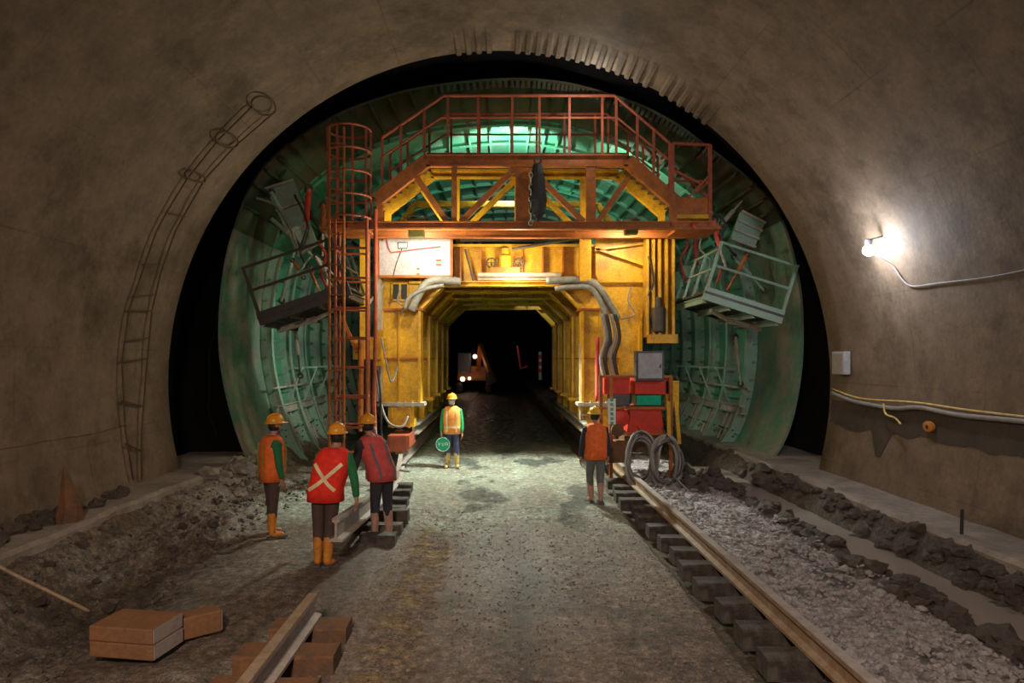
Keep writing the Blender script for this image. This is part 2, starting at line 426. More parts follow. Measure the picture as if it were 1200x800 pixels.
me.materials.append(M['ground']); fl = struct(bpy.data.objects.new('floor', me)); C.objects.link(fl)
fb = MB(); fb.box((0,-3.4,-.06), (14,11.3,.1)); struct(fb.build('floor', 'ground'))

# benches (raised concrete kerbs)
def bench(name, side, y0, y1, edge, top):
    n = int((y1-y0)/.08); vs_ = []; fs_ = []
    m_ = 12
    for i in range(n+1):
        y = y0+(y1-y0)*i/n; e_ = edge(y); t_ = top(y)
        prof = [(e_+.02, -.3), (e_+.01+.03*fbm(y,2,2), t_*.5), (e_+.02*fbm(y,6,3), t_-.05), (e_+.05, t_)]
        for k in range(1, 9): prof.append((e_+.05+(7.0-e_)*k/8, t_+.012*fbm(e_+k*.3, y, 1.5)))
        vs_ += [(side*a, y, b_) for a, b_ in prof]
    fs_ = [(i*m_+j, i*m_+j+1, (i+1)*m_+j+1, (i+1)*m_+j) for i in range(n) for j in range(m_-1)]
    fs_ += [tuple(range(m_)), tuple(range(n*m_, (n+1)*m_))]
    return struct(MB().add(vs_, fs_).build(name, 'bench', smooth=False))
bench('baseboard_right', 1, -6, 36, lambda y: 5.42+.05*nz(y,0,.5), lambda y: .47)
bench('baseboard_left', -1, -6, 15.6, lambda y: 5.42+.14*nz(y,7,.5)+.05*fbm(y,1,2)+.35*sm(13.6,15.6,y), lambda y: .47+.03*nz(y,2,.8))

# water in the ditch
wb = MB(); n = 80; vs_ = []
for i in range(n+1):
    y = 3+i*.16; vs_ += [(4.3,y,.10),(5.25,y,.10),(4.3,y,.0),(5.25,y,.0)]
wb.add(vs_, [(i*4, i*4+1, i*4+5, i*4+4) for i in range(n)]+[(i*4+2, i*4+3, i*4+7, i*4+6) for i in range(n)])
tag(wb.build('ditch_water', 'water', smooth=True), 'brown muddy water lying in the long ditch beside the right kerb', 'water', kind='stuff')

# loose stone, too much to count
def pebbles(name, label, n, xr, yr, rr, mat, seed, dens=None):
    random.seed(seed); mb = MB(); k = 0
    while k < n:
        y = yr[0]+(yr[1]-yr[0])*random.random()**1.5; x = random.uniform(*xr)
        if dens and random.random() > dens(x, y): continue
        h, _, _ = ground(x, y); r = random.uniform(*rr)
        if random.random() < .1: r *= 1.8
        mb.blob((x, y, h+r*.3), r, 1, .35, random.random()*50, (1,random.uniform(.7,1.3),random.uniform(.5,.9)))
        k += 1
    return tag(mb.build(name, mat), label, 'stones', kind='stuff')
pebbles('crushed_stone', 'pale crushed stone spread between the right rail and the ditch', 3200, (2.75,4.2), (4.5,15), (.010,.034), 'pebble', 3)
pebbles('loose_grit', 'dark grit and crumbs of mud scattered over the road', 900, (-1.6,2.1), (4.4,11), (.004,.009), 'clod', 4)
pebbles('road_gravel', 'small brown stones pressed into the mud of the road', 3600, (-1.5,2.1), (4.4,12), (.005,.013), 'grit', 9)
pebbles('mud_rubble', 'brown rubble along the broken edge of the left kerb', 1100, (-5.4,-3.6), (5,14), (.010,.032), 'clod', 5)
# ============================================================ formwork shell
YS = 14.9
pp = [(312,574),(300,560),(281,520),(266,470),(257,420),(256,370),(262,312),(273,268),(294,214),(322,180),(354,156),(390,135),(432,118),(480,104),(540,95),(600,91),(650,94),(690,102),(744,119),(790,142),(825,167),(866,198),(900,228),(918,258),(931,298),(940,345),(942,400),(938,450),(927,500),(910,535),(885,568)]
pw = [Vector((X(a,YS), Z(b,YS), 0)) for a, b in pp]
prof = []
for i in range(len(pw)-1):
    p0, p1, p2, p3 = pw[max(0,i-1)], pw[i], pw[i+1], pw[min(len(pw)-1,i+2)]
    for k in range(4):
        t = k/4
        prof.append(.5*((2*p1)+(p2-p0)*t+(2*p0-5*p1+4*p2-p3)*t*t+(3*p1-p0-3*p2+p3)*t**3))
prof.append(pw[-1])
nrm = []
for i in range(len(prof)):
    d = (prof[min(len(prof)-1,i+1)]-prof[max(0,i-1)]).normalized(); nrm.append(Vector((d.y, -d.x, 0)))   # points inward (profile runs left-bottom over the top)
for i in range(len(prof)):
    if (Vector((.26,3,0))-prof[i]).dot(nrm[i]) < 0: nrm[i] = -nrm[i]
def sp(i, off, y): q = prof[i]+nrm[i]*off; return Vector((q.x, y, q.y))
def skin(y0, y1, i0, i1, th=.05, corr=0):
    mb = MB(); ys_ = [y0+(y1-y0)*k/max(1,int((y1-y0)/.6)) for k in range(max(1,int((y1-y0)/.6))+1)]
    n = i1-i0+1; vs_ = []
    for y in ys_:
        for off in (0, th):
            for i in range(i0, i1+1): vs_.append(sp(i, off, y))
    m_ = 2*n; fs_ = []
    for a in range(len(ys_)-1):
        for j in range(n-1):
            fs_.append((a*m_+j, a*m_+j+1, (a+1)*m_+j+1, (a+1)*m_+j)); fs_.append((a*m_+n+j, (a+1)*m_+n+j, (a+1)*m_+n+j+1, a*m_+n+j+1))
        fs_.append((a*m_, (a+1)*m_, (a+1)*m_+n, a*m_+n)); fs_.append((a*m_+n-1, a*m_+2*n-1, (a+1)*m_+2*n-1, (a+1)*m_+n-1))
    for a in (0, len(ys_)-1):
        for j in range(n-1): fs_.append((a*m_+j, a*m_+n+j, a*m_+n+j+1, a*m_+j+1))
    mb.add(vs_, fs_)
    if corr:                                    # longitudinal stiffener angles welded to the plate
        acc = 0
        for i in range(i0+1, i1):
            acc += (prof[i]-prof[i-1]).length
            if acc > corr:
                acc = 0; a_ = sp(i, th, y0); b_ = sp(i, th+.10, y0); d = (prof[i+1]-prof[i-1]).normalized(); dd = Vector((d.x,0,d.y))
                mb.prism([a_-dd*.012, a_+dd*.012, b_+dd*.012, b_+dd*.05, b_+dd*.05+(b_-a_).normalized()*.012, b_-dd*.012+(b_-a_).normalized()*.012], (0, y1-y0, 0))
    return mb
NI = len(prof)-1
WL, WR = 28, NI-28          # wing hinges
shell = empty('lining_formwork', (.26, YS, 0), 'huge green steel arch formwork shell filling the tunnel around the gantry', 'formwork')
skin(YS, 17.35, 0, WL, .05).build('front_plate', 'greenskin', shell)
skin(YS, 17.35, WL, WR, .05, .30).build('front_plate', 'shadedplate', shell)
skin(YS, 17.35, WR, NI, .05).build('front_plate', 'greenskin', shell)
skin(17.37, 33, 0, WL, .05, .45).build('wing_plate', 'green', shell)
skin(17.37, 33, WL, WR, .05, .30).build('roof_plate', 'green', shell)
skin(17.37, 33, WR, NI, .05, .45).build('wing_plate', 'green', shell)
def rib(y, i0, i1, dp=.32):
    mb = MB(); n = i1-i0+1
    mb.add([sp(i, o, yy) for yy in (y-.012, y+.012) for o in (.05, dp) for i in range(i0, i1+1)],
           [(a*n+j, a*n+j+1, b_*n+j+1, b_*n+j) for a, b_ in ((0,1),(2,3),(0,2),(1,3)) for j in range(n-1)])
    mb.add([sp(i, o, yy) for yy in (y-.07, y+.07) for o in (dp, dp+.025) for i in range(i0, i1+1)],
           [(a*n+j, a*n+j+1, b_*n+j+1, b_*n+j) for a, b_ in ((0,1),(2,3),(0,2),(1,3)) for j in range(n-1)])
    return mb
y = 17.45
while y < 32.5:
    for i0, i1 in ((0,WL),(WL+1,WR-1),(WR,NI)): rib(y, i0, i1, .15 if i0 == WL+1 else .32).build('rib', 'palegreen' if i0 != WL+1 else 'green', shell)
    y += 1.5
# rusty hinge and tie steel of the wings
for side in (-1, 1):
    cx = .26
    xx = cx+side*5.93
    mb = MB(); mb.ibeam([(xx-side*.05,17.2,1.30),(xx-side*.05,25.5,1.36)], .14, .22, .03); mb.build('waling', 'palesteel', shell)
    mb = MB(); mb.tube([(xx-side*.02,16.9,1.85),(xx-side*.02,25.5,1.9)], .03); mb.build('tie_pipe', 'palesteel', shell)
    # lower ladder-like panel frames near the invert
    for k in range(5):
        yk = 17.9+k*1.5
        lx = cx+side*5.65
        mb = MB()
        for dz in (.20,.36,.52): mb.tube([(lx+side*.05,yk-.5,dz+.25),(lx+side*.05,yk+.6,dz+.25)], .022, 6)
        mb.build('tie_bar', 'darksteel', shell)
        mb = MB(); mb.bar((lx-side*.25,yk,.12),(lx+side*.22,yk,1.2), .07, .05, (0,1,0)); mb.bar((lx-side*.18,yk+.45,.15),(lx+side*.26,yk+.45,1.2), .05, .04, (0,1,0))
        mb.build('screw_prop', 'palesteel', shell)
    for k in range(4):
        yk = 18.1+k*1.5
        mb = MB(); mb.box((cx+side*5.72, yk, 2.35),(.5,.10,.05)); mb.bar((cx+side*5.5,yk,2.33),(cx+side*5.85,yk,1.4), .04,.04,(0,1,0))
        mb.build('bracket', 'palegreen', shell)
# grille of stiffener fins hanging inside the front lip at the crown
mb = MB()
acc = 0
for i in range(54, 82):
    for t in (0,.5):
        a_ = lerp(sp(i,.05,YS+.05), sp(i+1,.05,YS+.05), t); b_ = lerp(sp(i,.20,YS+.05), sp(i+1,.20,YS+.05), t)
        mb.bar(a_, b_, .07, .05, (0,1,0))
mb.build('lip_grille', 'shadedplate', shell)
# side panel racks hanging at the wing hinges
for side, pts in ((-1, [(312,222),(345,212),(372,286),(350,300)]), (1, [(868,248),(896,262),(884,290),(856,280)])):
    q = [P(a, b, 15.6) for a, b in pts]
    mb = MB(); mb.prism(q, (0,.08,0)); g = mb.build('hinge_plate', 'palegreen', shell)
    mb = MB()
    for k in range(4):
        a_ = lerp(q[0], q[3], k/3)+Vector((0,-.08,0)); b_ = lerp(q[1], q[2], k/3)+Vector((0,-.08,0)); mb.bar(a_, b_, .05, .05, (0,1,0))
    mb.build('hinge_bracket', 'palesteel', shell)

# ============================================================ gantry
GY = 16.5
gan = empty('portal_gantry', (0, GY, 0), 'yellow steel portal gantry carrying the formwork, open in the middle for traffic', 'gantry')
frames = [16.5, 18.7, 21, 23.1, 25.2]
for k, gy in enumerate(frames):
    s_ = GY
    L0, L1, R0, R1 = -2.82, -1.86, 1.95, 2.95
    zb, zt = 1.55, 3.75
    fr = MB()
    # cross beam: box girder with stiffener ribs, chamfer knees
    ct, cb_ = 5.30, 4.42
    fr.box((0.05, gy, ct), (5.2,.44,.06)); fr.box((0.05, gy, cb_), (4.4,.44,.06)); fr.box((0.05, gy, (ct+cb_)/2), (5.2,.06,ct-cb_))
    cbm = fr.build('cross_beam', 'yellow', gan)
    st = MB()
    for i in range(9):
        xi = -1.9+i*.49
        st.box((xi, gy-.12, (ct+cb_)/2), (.03,.2,ct-cb_-.07))
    st.build('stiffener', 'orange', cbm)
    for side, a, b_ in ((-1,L0,L1),(1,R0,R1)):
        col = MB()
        xi = L1 if side < 0 else R0; xo = L0 if side < 0 else R1
        # flanged box column
        col.box(((a+b_)/2, gy, (zb+zt)/2), (b_-a-.14,.34,zt-zb)); 
        col.box((a+.04, gy, (zb+zt)/2), (.06,.5,zt-zb)); col.box((b_-.04, gy, (zb+zt)/2), (.06,.5,zt-zb))
        col.box((a*.55+b_*.45, gy-.2, (zb+zt)/2), (.03,.1,zt-zb))
        cl = col.build('column', 'yellow', gan)
        fl_ = MB(); fl_.box(((a+b_)/2, gy, zt+.02), (b_-a+.1,.56,.05)); fl_.build('top_flange', 'orange', cl)
        fl_ = MB(); fl_.box(((a+b_)/2, gy-.19, zb+1.05), (b_-a,.08,.04)); fl_.build('waist_band', 'orange', cl)
        fl_ = MB(); fl_.box(((a+b_)/2, gy, zb-.04), (b_-a+.16,.6,.08))
        for i in range(6): fl_.tube([((a+b_)/2-.45+i*.18, gy-.24, zb-.12),((a+b_)/2-.45+i*.18, gy-.24, zb+.04)], .022, 6)
        fl_.build('bolted_flange', 'palesteel' if k == 0 else 'yellow', cl)
        # knee gusset
        kn = MB(); xk = xi
        kn.prism([(xo, gy-.05, zt+.06),(xo+(-side)*.35, gy-.05, zt+.06),(xi, gy-.05, zt+.06),(xi-side*.62, gy-.05, cb_+.05),(xi-side*.62, gy-.05, ct),(xo+side*.05, gy-.05, ct)], (0,.1,0))
        kg = kn.build('knee_plate', 'yellow', gan)
        ef = MB(); ef.bar((xi, gy, zt-.1),(xi-side*.5, gy, cb_), .4,.04,(0,1,0)) if False else ef.bar((xi, gy-.02, zt+.05),(xi-side*.62, gy-.02, cb_+.02), .05, .36, (0,1,0))
        ef.build('edge_flange', 'yellow', kg)
        if k == 0:
            wn = MB(); xc = X(469 if side < 0 else 740, gy-.06); zc_ = Z(342, gy-.06)
            wn.box((xc, gy-.062, zc_), (.34,.03,.36)); w1 = wn.build('access_hole', 'cable', kg)
            w2 = MB(); w2.box((xc, gy-.09, zc_), (.05,.03,.36))
            for dx, dz, a_, b2 in ((0,.20,.42,.04),(0,-.20,.42,.04),(.19,0,.04,.4),(-.19,0,.04,.4)): w2.box((xc+dx, gy-.09, zc_+dz),(a_,.05,b2))
            w2.build('hole_rim', 'yellow', kg)
        # lower jack, carrier and truck
        jk = MB(); xm = (a+b_)/2; jk.box((xm, gy, 1.22), (.62,.44,.5)); jk.box((xm-.2, gy-.24, 1.2),(.05,.05,.5)); jk.box((xm+.2, gy-.24, 1.2),(.05,.05,.5))
        jk.build('jack_box', 'yellow', gan)
        if k in (0, 4):
            tk = MB(); tk.box((xm, gy, .66), (.5,1.3,.30)); tk.box((xm, gy-.66, .62), (.4,.06,.36)); t_ = tk.build('wheel_truck', 'rustred', gan)
            for dy in (-.42,.42):
                wh = MB(); wh.lathe([(.02,-.09),(.19,-.09),(.19,.05),(.22,.05),(.22,.09),(.02,.09)], (xm, gy+dy, .52), 18, 'x'); wh.build('wheel', 'palesteel', t_, smooth=False)
for side in (-1, 1):
    xb = -2.12 if side < 0 else 2.22
    mb = MB(); mb.ibeam([(xb,16.8,.86),(xb,26,.86)], .26,.26,.04); mb.build('base_beam', 'palesteel', gan)
    for zz in (2.2, 3.4):
        mb = MB(); mb.ibeam([(side*2.55,16.7,zz),(side*2.55,25.2,zz)], .16,.2,.03); mb.build('side_rail', 'yellow', gan)
    for xx_ in (side*2.9, side*1.0):
        mb = MB(); mb.ibeam([(xx_,16.6,5.45),(xx_,26,5.45)], .2,.24,.03); mb.build('roof_beam', 'yellow', gan)
# roof platform trusses above, inside the shell
for gy in (19.5, 23):
    mb = MB(); q = [(-3.4,gy,5.55),(-2.4,gy,7.0),(2.8,gy,7.0),(3.8,gy,5.55)]
    for i in range(3): mb.ibeam([q[i],q[i+1]], .16,.2,.03,(0,1,0))
    mb.build('arch_strut', 'green' if gy > 20 else 'yellow', gan)
# upper side bays, right: ribbed outer column and braced panel
mb = MB(); pt = [(698,268),(757,268),(757,372),(727,372),(698,322)]
mb.prism([P(a,b,16.2) for a,b in pt], (0,.06,0)); sb = mb.build('side_panel', 'yellow', gan)
mb = MB(); mb.bar(P(697,291,16.1),P(760,312,16.1),.06,.09,(0,1,0)); mb.bar(P(697,293,16.1),P(775,282,16.1),.06,.09,(0,1,0)); mb.bar(P(697,329,16.1),P(788,329,16.1),.06,.05,(0,1,0)); mb.build('panel_brace', 'yellow', sb)
mb = MB()
for px in (757,764,771,779,787): mb.box((X(px,15.9), 15.9, (Z(265,15.9)+Z(395,15.9))/2), (.06,.36,Z(265,15.9)-Z(395,15.9)))
mb.box((X(772,15.9), 16.05, (Z(265,15.9)+Z(350,15.9))/2), (.62,.04,Z(265,15.9)-Z(350,15.9)))
mb.build('ribbed_column', 'yellow', gan)
mb = MB(); mb.lathe([(.03,-.3),(.16,-.28),(.16,.26),(.07,.28),(.07,.5),(.03,.5)], tuple(P(772,374,15.7)), 16); mb.build('slewing_cylinder', 'darksteel', gan, smooth=False)
mb = MB(); mb.box(P(776,397,15.6), (.62,.4,.2)); mb.build('cylinder_bracket', 'yellow', gan)
mb = MB(); mb.box((X(738,16.3), 16.3, (Z(372,16.3)+Z(442,16.3))/2), (.5,.3,1.45)); mb.box((X(749,16.2), 16.1, 3.0), (.05,.3,1.5)); mb.build('column', 'yellow', gan)
# left outer column and bracket box
mb = MB(); x_ = X(427,16); mb.box((x_,16,(Z(262,16)+Z(395,16))/2),(.17,.22,Z(262,16)-Z(395,16))); mb.build('outer_post', 'yellow', gan)
mb = MB(); mb.box(P(432,408,15.9),(.66,.36,.52)); mb.box(P(447,392,15.9),(.16,.3,.2)); mb.box(P(447,425,15.9),(.16,.3,.16)); mb.build('bracket_box', 'yellow', gan)
mb = MB(); mb.box((X(445,16.1),16.1,(Z(325,16.1)+Z(470,16.1))/2),(.1,.3,2.9)); mb.bar(P(432,356,16.1),P(450,334,16.1),.06,.08,(0,1,0)); mb.build('outer_post', 'palesteel', gan)
mb = MB(); mb.tube([P(423,398,15.6),P(422,500,15.6)], .07, 10); mb.tube([P(422,455,15.6),P(422,505,15.6)], .045, 10); mb.build('jack_leg', 'orange', gan)
mb = MB(); mb.bar(P(401,372,15.6),P(418,412,15.6), .07,.07,(0,1,0)); mb.build('brace', 'orange', gan)
# centre bay between truss and cross beam: yellow ribbed back wall, posts, pipes
mb = MB(); mb.box((X(613,17.2),17.2,(Z(287,17.2)+Z(326,17.2))/2),(X(690,17.2)-X(538,17.2),.06,.86)); mb.build('centre_panel', 'yellow', gan)
for px in (553,562,632,667,678):
    mb = MB(); mb.box((X(px,16.6),16.6,(Z(284,16.6)+Z(332,16.6))/2),(.07,.07,1.0)); mb.build('post', 'orange', gan)
mb = MB(); mb.tube([P(560,322,16.2),P(657,322,16.2)], .06, 10); mb.tube([P(560,327,16.15),P(657,327,16.15)], .03, 8); mb.build('service_pipe', 'palesteel', gan)
mb = MB(); mb.ibeam([P(500,333,16.2),P(700,333,16.2)], .3,.12,.02); mb.build('walkway_beam', 'yellow', gan)
mb = MB(); mb.bar(P(540,282,16.4),P(693,282,16.4),.06,.06); mb.bar(P(545,292,16.3),P(555,330,16.3),.05,.05,(0,1,0)); mb.tube([P(600,292,16.2),P(690,277,16.2)],.035,8); mb.build('pipe_rack', 'darksteel', gan)
mb = MB(); mb.box((X(686,15.9),15.9,(Z(270,15.9)+Z(330,15.9))/2),(.24,.3,1.2)); mb.box((X(680,15.9),15.75,(Z(270,15.9)+Z(330,15.9))/2),(.04,.1,1.2)); mb.build('hanger_post', 'yellow', gan)

# winch on centre walkway
wi = empty('hoist_winch', P(592,321,16.3), 'small yellow hoist winch with handwheels on the centre walkway above the opening', 'winch')
mb = MB(); c_ = P(592,306,16.3); mb.lathe([(.03,-.3),(.15,-.29),(.15,.12),(.10,.16),(.10,.3),(.03,.3)], tuple(c_), 16); mb.build('motor', 'yellow', wi)
mb = MB(); mb.box(c_+Vector((0,0,-.22)),(.7,.3,.12)); mb.build('base_frame', 'orange', wi)
for dx in (-.33,.33):
    mb = MB(); mb.ring(c_+Vector((dx,-.1,-.05)), .11,.018,(0,1,0),20,6); mb.bar(c_+Vector((dx-.1,-.1,-.05)),c_+Vector((dx+.1,-.1,-.05)),.02,.02); mb.bar(c_+Vector((dx,-.1,-.15)),c_+Vector((dx,-.1,.06)),.02,.02); mb.tube([c_+Vector((dx,-.1,-.05)),c_+Vector((dx,.05,-.1))],.02,6); mb.build('handwheel', 'darksteel', wi)

# white sheet panel on the left bay
wp = empty('white_panel', P(485,325,15.9), 'large white sheet panel with faded red scrawls on the left bay of the gantry', 'panel')
mb = MB(); mb.box((X(485,15.9),15.9,(Z(265,15.9)+Z(323,15.9))/2),(X(528,15.9)-X(443,15.9),.05,Z(265,15.9)-Z(323,15.9))); mb.build('sheet', 'white', wp)
mb = MB()
for a,b_ in (((442,324),(530,324)),((529,266),(529,324)),((443,266),(443,324))): mb.bar(P(*a,15.86),P(*b_,15.86),.06,.06,(0,1,0))
mb.build('edge_frame', 'orange', wp)
mb = MB(); mb.tube([P(452,276,15.86),P(455,290,15.86),P(458,296,15.86),P(490,292,15.86),P(516,289,15.86)],.018,5); mb.tube([P(453,273,15.86),P(470,273,15.86)],.025,5); mb.build('red_scrawl', 'vest_pink', wp)
mb = MB()
for a in ((466,285),(478,285)): pass
mb.tube([P(466,284,15.86),P(478,284,15.86),P(477,291,15.86),P(467,291,15.86),P(466,284,15.86)],.012,5); mb.tube([P(471,291,15.86),P(464,310,15.86),P(460,326,15.86)],.010,5); mb.build('hanging_wire', 'cable', wp)
mb = MB()
for a in ((514,305),(514,310),(490,315),(490,321),(448,281)): mb.box(P(*a,15.85),(.12 if a[0]>500 else .06,.03,.04))
mb.build('latch', 'orange', wp)

# dark hung jacket / chain bundle at centre of truss
hb_ = empty('chain_hoist', P(630,195,14.4), 'dark chain hoist bundle hanging from the middle of the upper truss', 'hoist')
mb = MB(); c0 = P(630,215,14.35)
mb.lathe([(.02,.42),(.09,.40),(.14,.2),(.16,-.05),(.20,-.35),(.16,-.62),(.05,-.75),(.02,-.8)], tuple(c0), 12, 'z', (1,.6)); mb.build('chain_bag', 'cable', hb_)
mb = MB()
for k in range(9): mb.ring(P(622,205+k*7,14.3), .04,.012,(1,0,0) if k%2 else (0,1,0),10,5,1.4)
mb.build('chain', 'palesteel', hb_)
mb = MB(); mb.ring(P(630,188,14.35),.07,.02,(0,1,0),14,6); mb.build('hook', 'darksteel', hb_)

# ============================================================ access truss with guardrails in front of the gantry
TY = 14.6
tr = empty('walkway_truss', (X(612,TY), TY, 0), 'rust orange walkway truss with handrails bridging the top of the gantry', 'walkway')
def chordset(y, mat, ch, d, tag_):
    k = y
    top = [(-2.62,y,5.98),(-1.56,y,6.82),(2.74,y,6.82),(3.78,y,5.92)]
    for i in range(3):
        mb = MB(); mb.ibeam([top[i],top[i+1]], d, ch, .035, (0,0,1) if i==1 else (0,1,0)) if i==1 else mb.bar(top[i],top[i+1], d if False else .28, d, (0,1,0))
        mb.build('top_chord', mat, tr)
    mb = MB(); mb.ibeam([(-3.68,y,5.44),(4.56,y,5.44)], .16,.17,.03); mb.build('bottom_chord', 'orange', tr)
    for x_, w_ in ((-.96,.11),(.50,.30),(1.96,.20)):
        mb = MB(); mb.bar((x_,y,5.5),(x_,y,6.75), w_,.12,(0,1,0)); mb.build('web_post', mat, tr)
    for a,b_ in (((-1.75,6.45),(-1.12,5.52)),((.38,6.7),(-.82,5.52)),((.62,6.7),(1.80,5.52)),((2.75,6.45),(2.1,5.52))):
        mb = MB(); mb.bar((a[0],y,a[1]),(b_[0],y,b_[1]),.12,.10,(0,1,0)); mb.build('web_brace', mat, tr)
    for x_ in (-2.55, 3.72):
        mb = MB(); mb.bar((x_,y,5.5),(x_,y,5.95),.14,.12,(0,1,0)); mb.build('web_post', mat, tr)
chordset(TY, 'orange', .26, .16, 0)
chordset(TY+1.05, 'yellow', .2, .14, 1)
mb = MB(); mb.box((.6,TY+.52,6.97),(4.3,1.1,.04)); mb.build('deck', 'darksteel', tr)
for s_, a, b_ in ((0,(-1.6,6.93),(-2.7,6.05)),(1,(2.8,6.93),(3.85,6.0))):
    mb = MB()
    for i in range(9): q = lerp((a[0],TY+.52,a[1]),(b_[0],TY+.52,b_[1]), i/8); mb.box(q,(.16,.95,.03))
    mb.build('stair_tread', 'darksteel', tr)
for y in (TY-.02, TY+1.07):
    g = MB(); path = [(-2.50,y,7.32),(-1.18,y,8.21),(2.46,y,8.21),(3.64,y,7.2)]
    mid = [(-2.56,y,6.86),(-1.24,y,7.74),(2.52,y,7.74),(3.68,y,6.8)]
    g.tube(path,.035,8); gr_ = g.build('guardrail', 'rustred', tr)
    g = MB(); g.tube(mid,.025,8); g.build('mid_rail', 'rustred', gr_)
    for x_ in (-2.5,-2.1,-1.6,-1.1,-.45,.28,.86,1.5,2.2,2.5,2.95,3.3,3.64):
        if x_ < -1.18: zt_ = 7.32+(x_+2.5)/1.32*.89; zb_ = 6.08+(x_+2.62)/1.06*.84
        elif x_ > 2.46: zt_ = 8.21-(x_-2.46)/1.18*1.01; zb_ = 6.9-(max(0,x_-2.74))/1.04*.9
        else: zt_ = 8.21; zb_ = 6.9
        g = MB(); g.bar((x_,y,min(zb_,6.95)),(x_,y,zt_),.05,.05,(0,1,0)); g.build('rail_post', 'rustred', gr_)
# end cages of the truss deck
g = MB()
for yy in (TY-.02, TY+1.0):
    g.bar(P(788,265,yy),P(788,168,yy),.07,.07,(0,1,0)); g.bar(P(832,268,yy),P(832,170,yy),.07,.07,(0,1,0))
    g.bar(P(788,168,yy),P(832,170,yy),.05,.05,(0,1,0)); g.bar(P(790,197,yy),P(832,233,yy),.05,.05,(0,1,0)) if yy > TY else g.bar(P(790,200,yy),P(822,216,yy),.04,.04,(0,1,0))
    g.bar(P(806,232,yy),P(832,205,yy),.05,.05,(0,1,0)) if yy < TY+.5 else g.bar(P(788,212,yy),P(832,212,yy),.04,.04,(0,1,0))
for px in (788,832):
    for py in (170,212): g.bar(P(px,py,TY),P(px,py,TY)+Vector((0,1.0,0)),.04,.04)
g.build('end_cage', 'rustred', tr)
g = MB(); g.box((X(812,TY+.5),TY+.5,5.40),(.9,1.1,.06)); g.build('end_deck', 'orange', tr); g = MB(); g.box((X(408,TY+.5),TY+.5,5.40),(1.0,1.1,.06)); g.build('end_deck', 'orange', tr)

cb2 = empty('control_box', P(810,258,14.8), 'orange control box standing on the right end of the walkway truss', 'box')
g = MB(); g.box(P(810,245,14.8),(.72,.4,.42)); bx = g.build('housing', 'orange', cb2, bevel=.01)
g = MB(); g.box(P(810,256,14.78),(.74,.44,.08)); g.build('base_tray', 'yellow', cb2)
g = MB(); g.lathe([(.01,-.04),(.05,-.03),(.05,.03),(.01,.04)], tuple(P(814,265,14.5)), 12, 'y'); g.build('red_button', 'red', cb2)

# floodlights clamped to the bottom chord, shining back on the gantry
def flood(px, w, h, label):
    c_ = P(px, 266, 14.55)
    o = empty('floodlight', c_-Vector((0,0,.2)), label, 'floodlight')
    g = MB(); g.box(c_+Vector((0,.16,0)),(w,.22,h)); g.build('housing', 'olive', o, bevel=.01)
    g = MB(); g.box(c_+Vector((0,.285,0)),(w*.85,.02,h*.8)); g.build('lamp_glass', 'lampw', o)
    g = MB(); g.bar(c_+Vector((-w/2-.02,.16,0)),c_+Vector((-w/2-.02,.16,h/2+.08)),.02,.04); g.bar(c_+Vector((w/2+.02,.16,0)),c_+Vector((w/2+.02,.16,h/2+.08)),.02,.04); g.bar(c_+Vector((-w/2-.02,.16,h/2+.08)),c_+Vector((w/2+.02,.16,h/2+.08)),.04,.02); g.build('yoke', 'darksteel', o)
flood(487, .34, .40, 'dark floodlight seen from behind, in front of the white panel')
flood(741, .28, .26, 'small dark floodlight seen from behind, at the right of the walkway truss')

# ============================================================ ladder tower with safety cage (left)
lt = empty('ladder_tower', (X(410,14.3),14.3,.1), 'tall rust red ladder tower with round safety cage, left of the gantry', 'ladder')
ty0, ty1 = 14.15, 14.95
TP = [(X(393,ty0),ty0),(X(430,ty0),ty0),(X(398,ty1),ty1),(X(432,ty1),ty1)]
for x_, y_ in TP:
    g = MB(); g.tube([(x_,y_,.1),(x_,y_,5.5)],.032,8); g.build('tower_post', 'rustred', lt)
zz = .55; k = 0
while zz < 5.4:
    g = MB()
    for i,j in ((0,1),(2,3),(0,2),(1,3)): g.tube([(*TP[i],zz),(*TP[j],zz)],.026,6)
    g.build('ledger', 'rustred', lt); zz += .62
lx0, lx1 = X(386,14.0), X(403,14.0)
for x_ in (lx0, lx1):
    g = MB(); g.tube([(x_,14.0,.3),(x_,14.0,7.35)],.028,8); g.build('ladder_rail', 'orange', lt)
for i in range(22):
    g = MB(); g.tube([(lx0,14.0,.5+i*.31),(lx1,14.0,.5+i*.31)],.016,6); g.build('rung', 'orange', lt)
cxl, cyl, rcl = X(407,14.3), 14.45, .46
for zz in (7.42,6.95,6.48,6.0,5.55):
    g = MB(); g.ring((cxl,cyl,zz), rcl,.025,(0,0,1),28,6); g.build('cage_hoop', 'rustred', lt)
for i in range(9):
    t = i*2*math.pi/9+.2; g = MB(); x_, y_ = cxl+rcl*math.cos(t), cyl+rcl*math.sin(t); g.bar((x_,y_,5.45),(x_,y_,7.44),.04,.02); g.build('cage_bar', 'rustred', lt)
g = MB(); g.tube([P(440,245,14.5),P(440,400,14.5),P(438,470,14.4),P(441,548,14.2)],.045,8); g.build('standpipe', 'rustred', lt)

